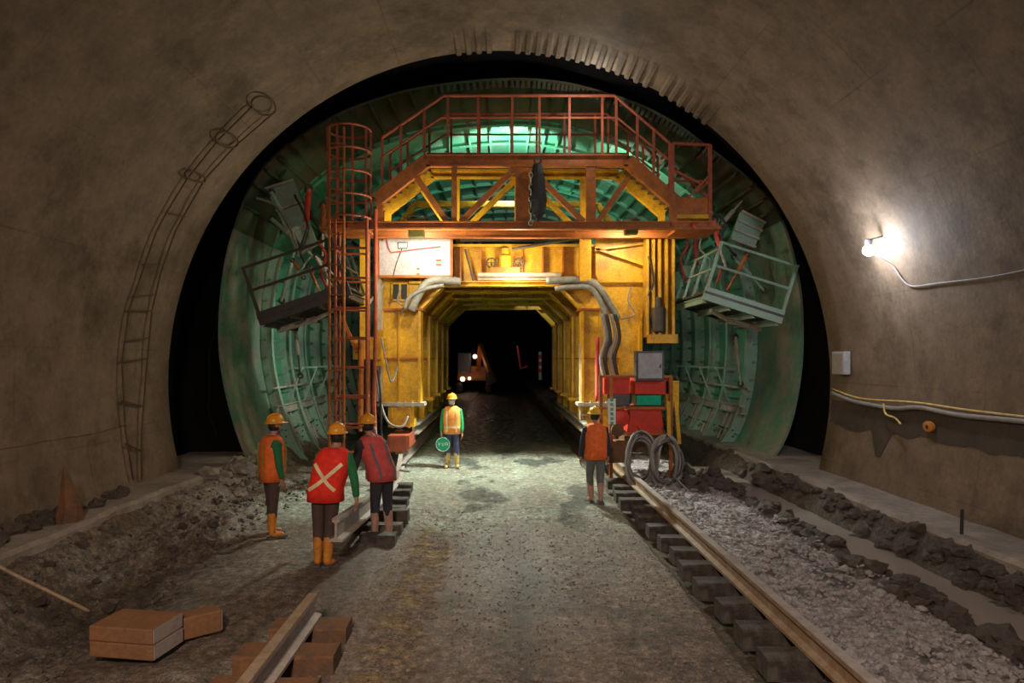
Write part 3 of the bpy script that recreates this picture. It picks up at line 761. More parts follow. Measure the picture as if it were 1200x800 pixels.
# ============================================================ side work platforms on the wings
def platform(side, A, B, dep, label, mats, rail):
    A = Vector(A); B = Vector(B); o = empty('side_platform', (A+B)/2+Vector((0,dep/2,0)), label, 'platform')
    mb = MB(); mb.bar(A,B,.10,.28,(0,0,1)); mb.build('front_fascia', mats[0], o)
    d = (B-A).normalized(); up = Vector((-d.z*1,0,d.x)) if d.x>0 else Vector((d.z,0,-d.x))
    mb = MB()
    n = 7
    for i in range(n):
        a_ = A+up*.02+Vector((0,.08+dep*i/n,0)); b_ = B+up*.02+Vector((0,.08+dep*i/n,0)); mb.bar(a_, b_, dep/n*.92,.05,up)
    mb.build('deck_plank', mats[1], o)
    for t in (.04,.35,.66,.96):
        q = lerp(A,B,t)-up*.12; mb = MB(); mb.ibeam([q+Vector((0,.05,0)),q+Vector((0,dep,0))],.08,.14,.02); mb.build('cross_bearer', mats[0], o)
    mb = MB(); mb.bar(A+Vector((0,dep,0)),B+Vector((0,dep,0)),.08,.2,(0,0,1)); mb.build('rear_fascia', mats[1], o)
    # strut underneath
    mb = MB(); mb.tube([lerp(A,B,.25)-up*.2+Vector((0,.7,0)), lerp(A,B,.62)-up*.28+Vector((0,.9,0))],.05,8); mb.build('under_strut', 'palesteel', o)
    mb = MB(); mb.ibeam([lerp(A,B,.55)-up*.24+Vector((0,1.0,0)), lerp(A,B,1.0)-up*.2+Vector((0,1.0,0))],.12,.12,.02); mb.build('under_beam', 'palesteel', o)
    # guardrail
    for h_ in (.62, 1.12):
        mb = MB(); mb.tube([A+up*h_, B+up*h_],.03,8); mb.build('handrail', rail, o)
        mb = MB(); mb.tube([A+up*h_*.85, A+up*h_*.85+Vector((0,dep,0))],.025,8); mb.build('handrail', rail, o)
    for t in (0.02,.98):
        mb = MB(); mb.bar(lerp(A,B,t)-up*.1, lerp(A,B,t)+up*1.14,.06,.06,(0,1,0)); mb.build('rail_post', rail, o)
    for yy in (.8,1.6,dep):
        mb = MB(); mb.bar(A+Vector((0,yy,0)), A+up*.95+Vector((0,yy,0)),.05,.05,(0,1,0)); mb.build('rail_post', rail, o)
    return o
Yp = 14.3
platform(1, P(825,343,Yp), P(917,372,Yp), 2.3, 'tilted green work platform with railing on the right wing of the formwork', ('palegreen','darksteel'), 'palegreen')
platform(-1, P(410,338,Yp), P(303,374,Yp), 2.3, 'tilted dark work platform with railing on the left wing of the formwork', ('darksteel','darksteel'), 'darksteel')

# hydraulic jacks and tie struts between gantry and wings
def jack(name, p0, p1, m0, m1, r, label, group, cat='jack'):
    p0 = Vector(p0); p1 = Vector(p1); o = empty(name, p0, label, cat, group)
    q = lerp(p0,p1,.55); g = MB(); g.tube([p0,q],r,10); g.build('cylinder', m0, o, smooth=False)
    g = MB(); g.tube([q,p1],r*.55,8); g.build('piston_rod', m1, o)
    for e_ in (p0,p1):
        g = MB(); g.ring(e_, r*1.2, r*.5, (0,1,0), 12, 6); g.build('clevis', 'darksteel', o)
words = ['first','second','third','fourth','fifth','sixth','seventh','eighth','ninth','tenth','eleventh','twelfth','thirteenth','fourteenth','fifteenth','sixteenth','seventeenth','eighteenth']
jl = [(('hydraulic_jack'),(362,222),(356,290),15.5,'red','palesteel',.07,'red hydraulic jack left of the ladder tower, standing nearly upright'),
      (('hydraulic_jack'),(379,240),(378,300),15.3,'orange','palesteel',.06,'orange hydraulic jack close behind the ladder cage'),
      (('hydraulic_jack'),(836,258),(850,312),15.6,'vest_pink','palesteel',.07,'red hydraulic jack above the right platform railing'),
      (('hydraulic_jack'),(814,262),(818,350),16.4,'vest_pink','palegreen',.05,'thin red and green jack under the orange control box'),
      (('tie_strut'),(343,305),(356,325),15.2,'orange','yellow',.035,'short orange tie strut above the left platform, outermost one'),
      (('tie_strut'),(361,312),(377,345),15.2,'orange','yellow',.035,'orange tie strut above the left platform, middle one'),
      (('tie_strut'),(370,300),(392,340),15.0,'palesteel','orange',.035,'pale and orange tie strut above the left platform, innermost one'),
      (('tie_strut'),(876,298),(852,340),15.2,'orange','orange',.045,'bright orange tie strut leaning above the right platform'),
      (('tie_strut'),(846,312),(836,345),15.8,'rustred','rustred',.035,'short rust red strut behind the right platform railing'),
      (('tie_strut'),(330,352),(352,268),15.9,'palegreen','palegreen',.05,'pale green strut leaning inwards behind the left platform'),
      (('tie_strut'),(318,256),(400,330),15.9,'palegreen','palesteel',.05,'long pale green strut running down from the left wing hinge'),
      (('tie_strut'),(345,225),(400,300),16.2,'darksteel','palegreen',.07,'dark strut running from the left hinge plate to the tower'),
      (('tie_strut'),(318,225),(352,290),15.4,'palegreen','darksteel',.05,'green strut lying along the left hinge plate'),
      (('tie_strut'),(800,318),(822,262),16.6,'palegreen','palesteel',.04,'pale green strut beside the ribbed yellow column'),
      (('tie_strut'),(846,262),(870,235),15.8,'palesteel','palesteel',.05,'pale steel strut beside the right hinge plate'),
      (('tie_strut'),(860,300),(895,340),16.0,'palegreen','palegreen',.05,'pale green strut lying flat behind the right railing'),
      (('tie_strut'),(346,385),(352,440),16.9,'palesteel','darksteel',.05,'grey screw strut hanging under the left platform'),
      (('tie_strut'),(862,395),(868,450),17.0,'palesteel','palesteel',.05,'pale screw strut hanging under the right platform')]
for nm, a, b_, Y_, m0, m1, r_, lab in jl:
    jack(nm, P(*a,Y_), P(*b_,Y_+.15), m0, m1, r_, lab, 'struts and jacks between gantry and wings', 'jack' if 'jack' in nm else 'strut')

# ============================================================ ducts and cables on the gantry
def duct(name, pts, r, mat, label, cat='duct', n=8, sub=6):
    pts = [Vector(p) for p in pts]; out = []
    for i in range(len(pts)-1):
        p0,p1,p2,p3 = pts[max(0,i-1)],pts[i],pts[i+1],pts[min(len(pts)-1,i+2)]
        for k in range(sub):
            t = k/sub; out.append(.5*((2*p1)+(p2-p0)*t+(2*p0-5*p1+4*p2-p3)*t*t+(3*p1-p0-3*p2+p3)*t**3))
    out.append(pts[-1]); base = min(out, key=lambda q: q.z)
    g = MB(); g.tube(out, r, n); o = g.build(name, mat, smooth=True, loc=tuple(base))
    return tag(o, label, cat)
duct('flexible_duct', [P(640,329,15.9),P(680,328,15.85),P(700,335,15.8),P(716,360,15.8),P(724,374,15.8)], .085, 'duct', 'grey flexible duct bending down over the right knee of the gantry')
duct('flexible_duct', [P(650,338,15.9),P(688,336,15.8),P(702,350,15.75),P(712,378,15.7),P(716,420,15.7)], .06, 'duct', 'thinner grey duct hanging under the bend of the right duct')
duct('flexible_duct', [P(540,330,15.9),P(512,328,15.85),P(498,334,15.8),P(488,350,15.8),P(482,364,15.8)], .10, 'duct', 'pale grey duct bending down over the left knee of the gantry')
duct('flexible_duct', [P(520,334,15.75),P(500,338,15.7),P(480,348,15.7),P(474,362,15.7)], .045, 'duct', 'thin dark duct below the left duct bend')
random.seed(11)
for i,(px,lab) in enumerate(((707,'leftmost'),(712,'second from the left'),(718,'second from the right'),(723,'rightmost'))):
    duct('hanging_cable', [P(px-2,368,15.6),P(px+3,395,15.55),P(px-3,420,15.5),P(px+2,445,15.5)], .04, 'cable' if i%2 else 'cablegrey', 'bundle cable hanging over the right column, %s of four' % lab, 'cable')
duct('hanging_cable', [P(740,336,16.05),P(736,352,15.9),P(744,368,15.8),P(728,374,15.7)], .02, 'cablegrey', 'white cable looping out of the right access hole', 'cable')
duct('hanging_cable', [P(441,380,15.2),P(441,440,15),P(452,490,14.7),P(470,500,14.7),P(478,488,14.9)], .025, 'cablegrey', 'pale cable looping beside the left column from the standpipe', 'cable')
duct('hanging_cable', [P(442,430,14.8),P(446,465,14.7),P(448,520,14.6),P(460,545,14.5),P(474,544,14.6)], .025, 'cable', 'black cable drooping to the left wheel truck', 'cable')
duct('hanging_cable', [P(447,395,15.4),P(456,440,15.2),P(460,446,15.2),P(466,430,15.6)], .02, 'cablegrey', 'short blue grey cable looping in front of the left column', 'cable')
duct('hanging_cable', [P(439,500,14.3),P(446,530,14.2),P(462,548,14.1),P(480,552,14.2)], .028, 'cablegrey', 'grey cable lying by the foot of the standpipe', 'cable')
duct('access_pipe', [P(700,395,15.9),P(700,470,15.9)], .05, 'vest_pink', 'pink red pipe standing beside the right rear column', 'pipe')
sl = empty('side_ladder', P(687,490,16.4), 'short white access ladder beside the right rear column', 'ladder')
for px in (680,696):
    g = MB(); g.tube([P(px,402,16.4),P(px,492,16.4)],.025,6); g.build('ladder_rail', 'palesteel', sl)
for py in (412,427,442,457,472,486):
    g = MB(); g.tube([P(680,py,16.4),P(696,py,16.4)],.018,6); g.build('rung', 'palesteel', sl)
M['laddershadow'] = plain('ladder_shadow_brown', (.10,.065,.035), .8)  # brown of the ladder's cast shadow, painted on rods
hoses = [([(300,232),(322,240),(338,262),(352,300)],15.3,.03,'cablegrey','pale hose lying along the left wing hinge plate'),
 ([(345,228),(360,262),(352,296),(368,322)],15.2,.025,'cable','black hose looping beside the red jack on the left wing'),
 ([(372,282),(382,300),(376,322),(392,346)],15.0,.03,'vest_pink','pink hose hanging between the left jacks and the ladder tower'),
 ([(352,318),(366,300),(380,312),(384,338)],15.1,.022,'palegreen','green hose arching above the left platform'),
 ([(836,250),(850,262),(846,280),(862,300)],15.4,.03,'cable','black hose looping beside the right wing hinge plate'),
 ([(800,262),(806,285),(798,305),(804,330)],16.0,.03,'vest_pink','pink hose hanging under the orange control box'),
 ([(826,268),(820,290),(832,306),(826,330)],15.7,.022,'cablegrey','pale hose hanging behind the right platform railing'),
 ([(760,300),(766,330),(758,352),(764,384)],15.65,.022,'cable','black hose running down the ribbed yellow column'),
 ([(612,268),(640,276),(668,270),(690,279)],16.2,.025,'cable','black cable sagging under the middle of the walkway truss'),
 ([(470,336),(466,352),(474,360),(468,368)],15.9,.018,'cablegrey','thin cable curling out of the left access hole')]
for pts_, Y_, r_, m_, lab in hoses: duct('hose', [P(a_,b_,Y_+.05*i) for i,(a_,b_) in enumerate(pts_)], r_, m_, lab, 'hose')
# ============================================================ power pack right of the track
YM = 13.9
pk = empty('hydraulic_power_pack', P(742,545,YM), 'red hydraulic power pack hung on the right foot of the gantry', 'machine')
def bx_(name, px0, py0, px1, py1, dep, mat, Y=YM, par=pk, bevel=.012):
    g = MB(); a = P(px0,py0,Y); b = P(px1,py1,Y); g.box(((a.x+b.x)/2, Y+dep/2, (a.z+b.z)/2), (abs(b.x-a.x), dep, abs(a.z-b.z))); return g.build(name, mat, par, bevel=bevel)
tk = bx_('oil_tank', 738,476,776,508,.7,'red')
g = MB(); a = P(733,508,YM-.02); 
g.prism([P(734,510,YM),P(778,510,YM),P(774,476,YM+.02),P(740,476,YM+.02)], (0,-.05,0)); g.build('tank_front', 'red', tk)
bx_('upper_housing', 708,441,738,462,.6,'red'); bx_('upper_housing', 744,441,784,462,.6,'red')
bx_('skid_plate', 733,511,778,530,.8,'wood')
bx_('motor_block', 716,462,738,476,.5,'dkgrey'); bx_('motor_block', 746,463,775,475,.5,'signgreen')
g = MB()
for px in (704,716,786): g.bar(P(px,440,YM-.05),P(px,560,YM-.05),.07,.07,(0,1,0))
for py in (441,478,508): g.bar(P(702,py,YM-.06),P(788,py,YM-.06),.05,.06,(0,1,0))
g.build('skid_frame', 'orange', pk)
g = MB(); c0 = P(728,490,YM-.02); g.lathe([(.02,-.12),(.17,-.1),(.19,0),(.17,.1),(.05,.14),(.02,.16)], (c0.x,c0.y+.1,c0.z), 18, 'y'); g.build('pump', 'red', pk)
g = MB(); g.box(P(720,528,YM+.1),(.42,.5,.42)); g.lathe([(.02,-.2),(.13,-.2),(.13,.2),(.02,.2)], tuple(P(722,503,YM)), 12, 'y'); g.build('valve_block', 'wood', pk)
bxm = bx_('front_post', 780,446,796,478,.12,'yellow')
g = MB()
for px0,px1 in ((783,784),(792,796)): g.bar(P(px0,470,YM-.1),P(px1,520,YM-.15),.07,.05,(0,1,0))
g.build('folding_leg', 'yellow', pk)
# tag plate with illegible green characters
nt_ = empty('notice_plate', P(717,500,YM-.18), 'narrow white notice plate with green characters on the red power pack', 'sign')
g = MB(); g.box(P(717,482,YM-.18),(.15,.02,.52)); g.build('plate', 'signwhite', nt_)
g = MB()
for k in range(6):
    c_ = P(717,468.5+k*5.4,YM-.195)
    g.box(c_+Vector((0,0,.02)),(.08,.006,.012)); g.box(c_,(.06,.006,.012)); g.box(c_+Vector((0,0,-.02)),(.085,.006,.012)); g.box(c_+Vector((.0,0,0)),(.012,.006,.06))
g.build('lettering', 'signgreen', nt_)
# switch cabinet
sc = empty('switch_cabinet', P(761,446,YM-.1), 'grey framed switch cabinet standing on top of the red power pack', 'cabinet')
g = MB(); a = P(745,411,YM-.1); b_ = P(778,446,YM-.1); g.box(((a.x+b_.x)/2,YM,(a.z+b_.z)/2),(b_.x-a.x,.24,a.z-b_.z)); g.build('cabinet_body', 'dkgrey', sc, bevel=.01)
g = MB(); g.box(((a.x+b_.x)/2,YM-.135,(a.z+b_.z)/2),(b_.x-a.x-.09,.03,a.z-b_.z-.09)); dr_ = g.build('door', 'grey', sc, bevel=.008)
g = MB(); g.box((b_.x-.08,YM-.16,(a.z+b_.z)/2),(.02,.03,.08)); g.build('handle', 'dkgrey', dr_)
g = MB(); g.tube([P(747,446,YM+.05),P(747,462,YM+.05)],.03,6); g.tube([P(776,446,YM+.05),P(776,462,YM+.05)],.03,6); g.build('stand', 'dkgrey', sc)

# cable coils hung in front
def coil(px, py, w, h, Y, seed, label):
    random.seed(seed); c_ = P(px,py,Y); o = empty('cable_coil', c_-Vector((0,0,h)), label, 'cable coil')
    for k in range(9):
        g = MB(); pts = []; ph = random.random()*6; dw = random.uniform(-.05,.05); dh = random.uniform(-.12,.05); dy = random.uniform(-.12,.12)
        for i in range(33):
            t = i/32*2*math.pi; pts.append(c_+Vector(((w+dw)*math.sin(t)*(1+.1*math.sin(2*t+ph)), dy+.05*math.sin(t*3+ph), (h+dh)*math.cos(t)-(.06 if k%2 else 0))))
        g.tube(pts,.026,6); g.build('cable_turn', 'cablegrey' if k%3 else 'dkgrey', o, smooth=True)
    g = MB(); g.tube([c_+Vector((0,-.15,h-.02)),c_+Vector((0,.25,h+.08))],.02,6); g.build('hook', 'darksteel', o)
coil(750,537,.26,.50,13.2,1,'upright coil of grey muddy cable below the red power pack, left one')
coil(780,541,.24,.52,13.0,2,'upright coil of grey muddy cable below the yellow legs, right one')
g = [P(788,566,13.0),P(800,575,12.6),P(816,582,12.2),P(836,584,11.9)]
duct('ground_cable', [P(788,556,13.0),P(805,573,12.6),P(820,580,12.4),P(836,583,12.6)], .02, 'cablegrey', 'pale cable trailing over the mud from the right coil', 'cable')
duct('anchor_rope', [P(921,556,14.8),P(912,575,14.0),P(902,598,13.0)], .018, 'cablegrey', 'thin pale rope running down from the right wing foot into the ditch', 'rope')

# ============================================================ rails and sleepers
def rail(name, pts, label, mat, h_=.2, w_=.12, top='railtop'):
    a_, k = w_/2, .014
    prof_ = [(-a_,-h_/2),(a_,-h_/2),(a_,-h_/2+.03),(k,-h_/2+.05),(k,h_/2-.05),(.045,h_/2-.035),(.045,h_/2),(-.045,h_/2),(-.045,h_/2-.035),(-k,h_/2-.05),(-k,-h_/2+.05),(-a_,-h_/2+.03)]
    c_ = Vector(pts[0]); o = empty(name, c_, label, 'rail')
    def dense(pts):
        out = []
        for i in range(len(pts)-1):
            n = max(2, int((Vector(pts[i+1])-Vector(pts[i])).length/.25))
            out += [lerp(pts[i],pts[i+1],t/n) for t in range(n)]
        return out+[Vector(pts[-1])]
    q = dense(pts)
    g = MB(); g.section(q, prof_); g.build('rail_section', mat, o)
    g = MB(); g.section([p+Vector((0,0,h_/2+.004)) for p in q], [(-.044,-.004),(.044,-.004),(.044,.005),(-.044,.005)]); g.build('running_surface', top, o)
    return o
rail('steel_rail', [(2.6,3.2,.25),(2.6,34,.25)], 'long mud-brown rail on sleepers at the right of the road', 'railtop', .2, .14, 'railpale')
rail('steel_rail', [(-1.77,3.2,.25),(-1.77,6.5,.25)], 'near cut length of grey rail on sleepers at the lower left', 'railpale', .22, .16, 'railtop')
rail('steel_rail', [(-1.94,8.1,.56),(-1.97,9.2,.46),(-2.0,10.6,.36),(-2.03,12.4,.27),(-2.06,14.0,.25),(-2.3,16,.25),(-2.3,30,.25)], 'lifted end of the left rail, raised beside the worker with the white cross', 'railpale', .27, .17, 'railpale')
def sleeper(y, x0, x1, zt, label, seed, group, d=.19, w=.26):
    random.seed(seed); o = MB(); c_ = Vector(((x0+x1)/2, y, zt-d))
    n = 6; vs_ = []
    prof_ = [(-w/2,0),(w/2,0),(w/2,d-.02),(w/2-.02,d),(-w/2+.02,d),(-w/2,d-.02)]
    for i in range(n+1):
        x_ = x0+(x1-x0)*i/n
        vs_ += [(x_, y+a+random.uniform(-.008,.008), zt-d+b_+(random.uniform(-.006,.006) if b_>0 else 0)) for a, b_ in prof_]
    m_ = 6; fs_ = [(i*m_+j, i*m_+(j+1)%m_, (i+1)*m_+(j+1)%m_, (i+1)*m_+j) for i in range(n) for j in range(m_)]+[tuple(reversed(range(m_))), tuple(range(n*m_,(n+1)*m_))]
    o.add(vs_, fs_); ob = o.build('timber_sleeper', group[1], loc=tuple(c_)); ob.rotation_euler[2] = random.uniform(-.02,.02)
    return tag(ob, label, 'sleeper', group[0])
random.seed(3); y = 5.05; k = 0
while y < 14.2:
    x0 = 2.17+random.uniform(-.07,.06)
    sleeper(y, x0, 3.1, .15, 'dark timber sleeper under the right rail, %s counting from the nearest' % (words[k]), 100+k, ('sleepers under the right rail','sleeper'))
    y += .62+random.uniform(-.04,.05); k += 1
for k, (y, x0, x1) in enumerate(((4.55,-2.15,-1.40),(5.15,-2.2,-1.38),(5.78,-2.2,-1.37),(6.36,-2.1,-1.40))):
    sleeper(y, x0, x1, .14, 'reddish brown timber sleeper under the near left rail piece, %s from the nearest' % words[k], 200+k, ('sleepers under the near left rail','wood'), .18, .30)
for k, (y, x0, x1, z_) in enumerate(((9.6,-1.95,-1.45,.14),(10.2,-2.3,-1.45,.14),(10.7,-2.3,-1.42,.24),(11.3,-2.3,-1.55,.16),(12.0,-2.4,-1.6,.16),(12.7,-2.4,-1.65,.16),(13.4,-2.5,-1.7,.16))):
    sleeper(y, x0, x1, z_, 'dark timber sleeper by the lifted left rail, %s from the nearest' % words[k], 300+k, ('sleepers by the lifted left rail','sleeper'))

# timber blocks at lower left
def block(c_, d, rz, label):
    o = empty('timber_block', (c_[0],c_[1],c_[2]-d[2]/2), label, 'timber block', 'timber blocks at the lower left')
    g = MB(); g.box((0,0,d[2]/2), d); bo = g.build('beam', 'block', None, bevel=.012); bo.parent = o
    g = MB(); g.box((d[0]/2+.003,0,d[2]/2), (.006,d[1]*.94,d[2]*.9)); bo = g.build('end_grain', 'blockend', None); bo.parent = o
    o.rotation_euler[2] = rz
zb_ = ground(-2.75,5.75)[0]
block((-3.18,6.0,.115+.0),(.60,.42,.13),R(-9),'grey ended timber block lying on the ground at lower left, lower of the stack')
block((-3.19,6.01,.245+.002),(.60,.42,.13),R(-9),'brown timber block on top of the lower left stack')
block((-2.80,6.38,.14),(.34,.20,.2),R(40),'smaller timber block behind the stack at lower left')
duct('steel_rod', [P(-40,636,6.5),P(0,664,6.3),P(60,694,6.1),P(104,716,6.25)], .016, 'railtop', 'thin brown steel rod leaning from the left edge onto the timber blocks', 'rod')
st = MB(); c_ = P(1127,629,9.9); st.tube([(5.62,8.3,.44),(5.63,8.3,.77)],.02,8)
tag(st.build('iron_stake','cable',loc=(5.62,8.3,.44)),'short black iron stake standing on the right kerb','stake')
cn = MB(); cb_ = Vector((-5.68,9.0,.46)); cn.tube([cb_,cb_+Vector((.02,0,.2)),cb_+Vector((-.03,0,.55)),cb_+Vector((-.06,0,.72))],[.17,.14,.06,.015],7)
tag(cn.build('pointed_stump','wood',loc=tuple(cb_)),'pointed brown stump standing against the left wall on the kerb','stump')

# ============================================================ right wall: lamp, cables, pipes
def onwall(side, y, z, off=.05):
    r = RL-off; return Vector((side*math.sqrt(r*r-(z-ZC)**2), y, z))
LP = onwall(1, 10.6, 4.28, .28)
lp = empty('wall_lamp', LP-Vector((0,0,.1)), 'bright white lamp burning on the right tunnel wall', 'lamp')
g = MB(); g.blob(LP,.085,3,0,0); g.build('bulb', 'lamp', lp, smooth=True)
g = MB(); g.lathe([(.02,.05),(.05,.06),(.055,.16),(.02,.18)], tuple(LP), 14); g.build('socket', 'dkgrey', lp)
g = MB(); g.tube([LP+Vector((0,0,.16)), onwall(1,10.6,4.5,.0)],.012,6); g.build('wall_bracket', 'darksteel', lp)
duct('lamp_cable', [LP+Vector((.05,0,-.05)), onwall(1,10.55,4.05,.05), onwall(1,10.4,3.8,.04), onwall(1,10.2,3.68,.03), onwall(1,9.6,3.66,.03), onwall(1,8.6,3.63,.03), onwall(1,7.5,3.66,.03)], .012, 'cablegrey', 'pale cable running from the bright lamp along the right wall', 'cable')
duct('wall_pipe', [onwall(1,13.0,1.95,.06),onwall(1,12.2,1.84,.06),onwall(1,11.0,1.80,.06),onwall(1,10.3,1.86,.06),onwall(1,9.4,1.82,.06),onwall(1,8.2,1.84,.06),onwall(1,6,1.83,.06),onwall(1,3,1.84,.06)], .035, 'cablegrey', 'thick grey pipe sagging along the right wall', 'pipe')
duct('wall_cable', [onwall(1,13.0,2.02,.04),onwall(1,12.0,1.90,.04),onwall(1,10.4,1.93,.05),onwall(1,9.0,1.90,.05),onwall(1,6,1.90,.05),onwall(1,3,1.92,.05)], .016, 'rubber_cream', 'thin pale cable above the grey pipe on the right wall', 'cable')
duct('cable_tail', [onwall(1,11.2,1.86,.09),onwall(1,11.1,1.70,.10),onwall(1,10.8,1.66,.12),onwall(1,10.6,1.58,.14)], .016, 'rubber_cream', 'short yellowish cable tail hanging from the right wall pipe', 'cable')
ob_ = empty('wall_marker', onwall(1,10.05,1.52,.06), 'small orange round marker on the dark strip of the right wall', 'marker')
g = MB(); q = onwall(1,10.05,1.60,.05); g.lathe([(.02,-.03),(.10,-.02),(.10,.02),(.02,.03)], tuple(q), 14, 'x', (1.2,.8)); g.build('disc', 'rubber_orange', ob_)
g = MB(); g.lathe([(.01,-.045),(.03,-.04),(.03,.0),(.01,.01)], tuple(q), 10, 'x'); g.build('bolt', 'darksteel', ob_)
wbx = empty('junction_box', onwall(1,12.6,2.3,.1), 'pale grey junction box on the right wall near its dark end', 'box')
q = onwall(1,12.6,2.52,.08); g = MB(); g.box(q,(.12,.45,.42)); g.build('case', 'grey', wbx, bevel=.01); g = MB(); g.box(q+Vector((-.065,0,0)),(.012,.36,.34)); g.build('cover', 'bench', wbx)

# cast shadow of a ladder on the left lining, built as thin brown rods
def onlin(px, py, off=.06):
    dx = (px-585)/F; dz = -(py-420)/F; a = dx*dx+dz*dz; b_ = 2*dz*(H-ZC); c_ = (H-ZC)**2-(RL-off)**2
    Y_ = (-b_+math.sqrt(b_*b_-4*a*c_))/(2*a); return Vector((dx*Y_, Y_, H+dz*Y_))
wl_ = empty('ladder_shadow', onlin(157,562), 'thin brown rods shaped as the cast shadow of a caged ladder on the left wall near its edge', 'ladder')
ra_ = [(156,562),(147,505),(143,424),(151,364),(163,330),(183,272),(195,249),(219,210),(255,165),(297,123)]
rb_ = [(166,562),(166,505),(171,440),(178,364),(189,318),(205,272),(216,252),(240,210),(276,171),(321,132)]
for q in (ra_, rb_):
    g = MB(); g.tube([onlin(*t) for t in q], .016, 6); g.build('ladder_rail', 'laddershadow', wl_, smooth=True)
for (x0,y0),(x1,y1) in (((147,520),(166,528)),((143,470),(168,476)),((143,424),(171,420)),((147,400),(174,396)),((151,364),(178,364)),((157,348),(183,345)),((168,310),(192,310)),((195,249),(217,254))):
    g = MB(); g.tube([onlin(x0,y0),onlin(x1,y1)], .018, 6); g.build('rung', 'laddershadow', wl_)
for px, py, rx, ry in ((229,207,12,5),(266,164,13,8),(309,124,14,10)):
    g = MB(); g.tube([onlin(px+rx*math.cos(t)-ry*.3*math.sin(t), py+ry*math.sin(t)+rx*.35*math.cos(t), .08) for t in [i*math.pi/10 for i in range(21)]], .018, 6); g.build('shadow_hoop', 'laddershadow', wl_, smooth=True)

# ============================================================ mud clods along the ditch
def clod(x, y, r, seed, name, label, cat, group, mat='clod'):
    h, _, _ = ground(x, y); g = MB(); g.blob((0,0,0), 1, 2, .42, seed, (1,1.1,.75), 1.7)
    o = g.build(name, mat, smooth=False); o.location = (x,y,h+r*.35); o.scale = (r,r,r); return tag(o, label, cat, group)
random.seed(21)
for k in range(95):
    y = 4.9+9.5*random.random()**1.3; x = 4.28+random.gauss(0,.10)+.02; clod(x, y, random.uniform(.05,.13), k, 'mud_clod', 'dark mud clod in the row between crushed stone and ditch water', 'mud clod', 'mud clods left of the ditch')
for k in range(110):
    y = 4.9+9.5*random.random()**1.3; x = 5.2+random.uniform(-.15,.22); clod(x, y, random.uniform(.04,.11), 300+k, 'mud_clod', 'dark mud clod heaped against the face of the right kerb', 'mud clod', 'mud clods against the right kerb')
for k in range(40):
    y = random.uniform(12.3,14.6); x = random.uniform(3.5,5.3); clod(x, y, random.uniform(.07,.17), 500+k, 'mud_clod', 'dark mud clod heaped under the right wing of the formwork', 'mud clod', 'mud clods under the right wing')
for k in range(50):
    y = random.uniform(5.6,12.5); x = random.uniform(-5.3,-3.9); clod(x, y, random.uniform(.03,.09), 600+k, 'rubble_stone', 'brown rubble stone in the hollow by the left kerb', 'stone', 'rubble stones by the left kerb')
for k in range(26):
    y = random.uniform(5.5,11); clod(-6.0+random.uniform(-.08,.25), y, random.uniform(.05,.13), 700+k, 'rubble_stone', 'rubble stone piled at the foot of the left wall on the kerb', 'stone', 'rubble stones at the foot of the left wall')
for o_ in bpy.data.objects:
    if o_.get('group') == 'rubble stones at the foot of the left wall': o_.location.z = .47+o_.scale[0]*.4
for k in range(16):
    y = random.uniform(12.6,15.4); clod(random.uniform(-5.6,-4.9), y, random.uniform(.08,.2), 800+k, 'concrete_lump', 'pale broken concrete lump at the end of the left kerb', 'concrete lump', 'concrete lumps at the end of the left kerb', 'bench')

# ============================================================ far end: excavator and bits seen through the portal
EY = 52
ex = empty('excavator', (X(556,EY),EY,.0), 'distant excavator with lit lamps working deep in the tunnel', 'excavator')
def E(dx, dy, z): return Vector((X(556,EY)+dx, EY+dy, z))
for dx in (-1.1,1.1):
    g = MB(); g.box(E(dx,0,.45),(.5,3.6,.8)); g.build('track', 'darksteel', ex, bevel=.2)
g = MB(); g.box(E(0,.3,1.5),(2.5,2.8,1.1)); g.build('body', 'orange', ex, bevel=.08)
g = MB(); g.box(E(-.7,-1.1,2.3),(1.0,1.3,1.5)); g.build('cab', 'dkgrey', ex, bevel=.08)
g = MB(); g.bar(E(.3,-1,1.8),E(.5,-2.4,3.6),.3,.4); g.build('boom', 'orange', ex)
g = MB(); g.bar(E(.5,-2.4,3.6),E(1.2,-3.6,1.6),.24,.3); g.build('arm', 'orange', ex)
g = MB(); g.prism([E(.9,-3.2,1.7),E(1.5,-3.4,1.7),E(1.7,-3.9,1.0),E(1.2,-3.9,.7),E(.9,-3.5,1.0)],(.0,.8,0)); g.build('bucket', 'darksteel', ex)
for dx, z_, r_ in ((0.1,2.75,.16),(-.8,1.1,.18),(-.3,1.15,.12)):
    g = MB(); g.lathe([(.02,-.05),(r_,-.04),(r_*.8,.05),(.02,.06)], tuple(E(dx,-1.9,z_)), 12, 'y'); g.build('headlamp', 'lampf', ex)
bp = MB(); bp.tube([P(606,405,45),P(608,418,45),P(610,432,45),P(618,429,45)],.07,8)
tag(bp.build('bent_pipe','vest_pink',loc=tuple(P(610,433,45))),'pale pink bent pipe standing far inside the tunnel','pipe')
mk = empty('warning_post', P(633,440,42), 'far red and white warning post at the right inside the tunnel', 'post')
g = MB(); g.tube([P(633,445,42),P(633,412,42)],.10,8); g.build('post', 'signwhite', mk)
for py in (418,426,434):
    g = MB(); g.lathe([(.11,-.12),(.125,-.12),(.125,.12),(.11,.12)], tuple(P(633,py,42)), 10); g.build('red_band', 'red', mk)

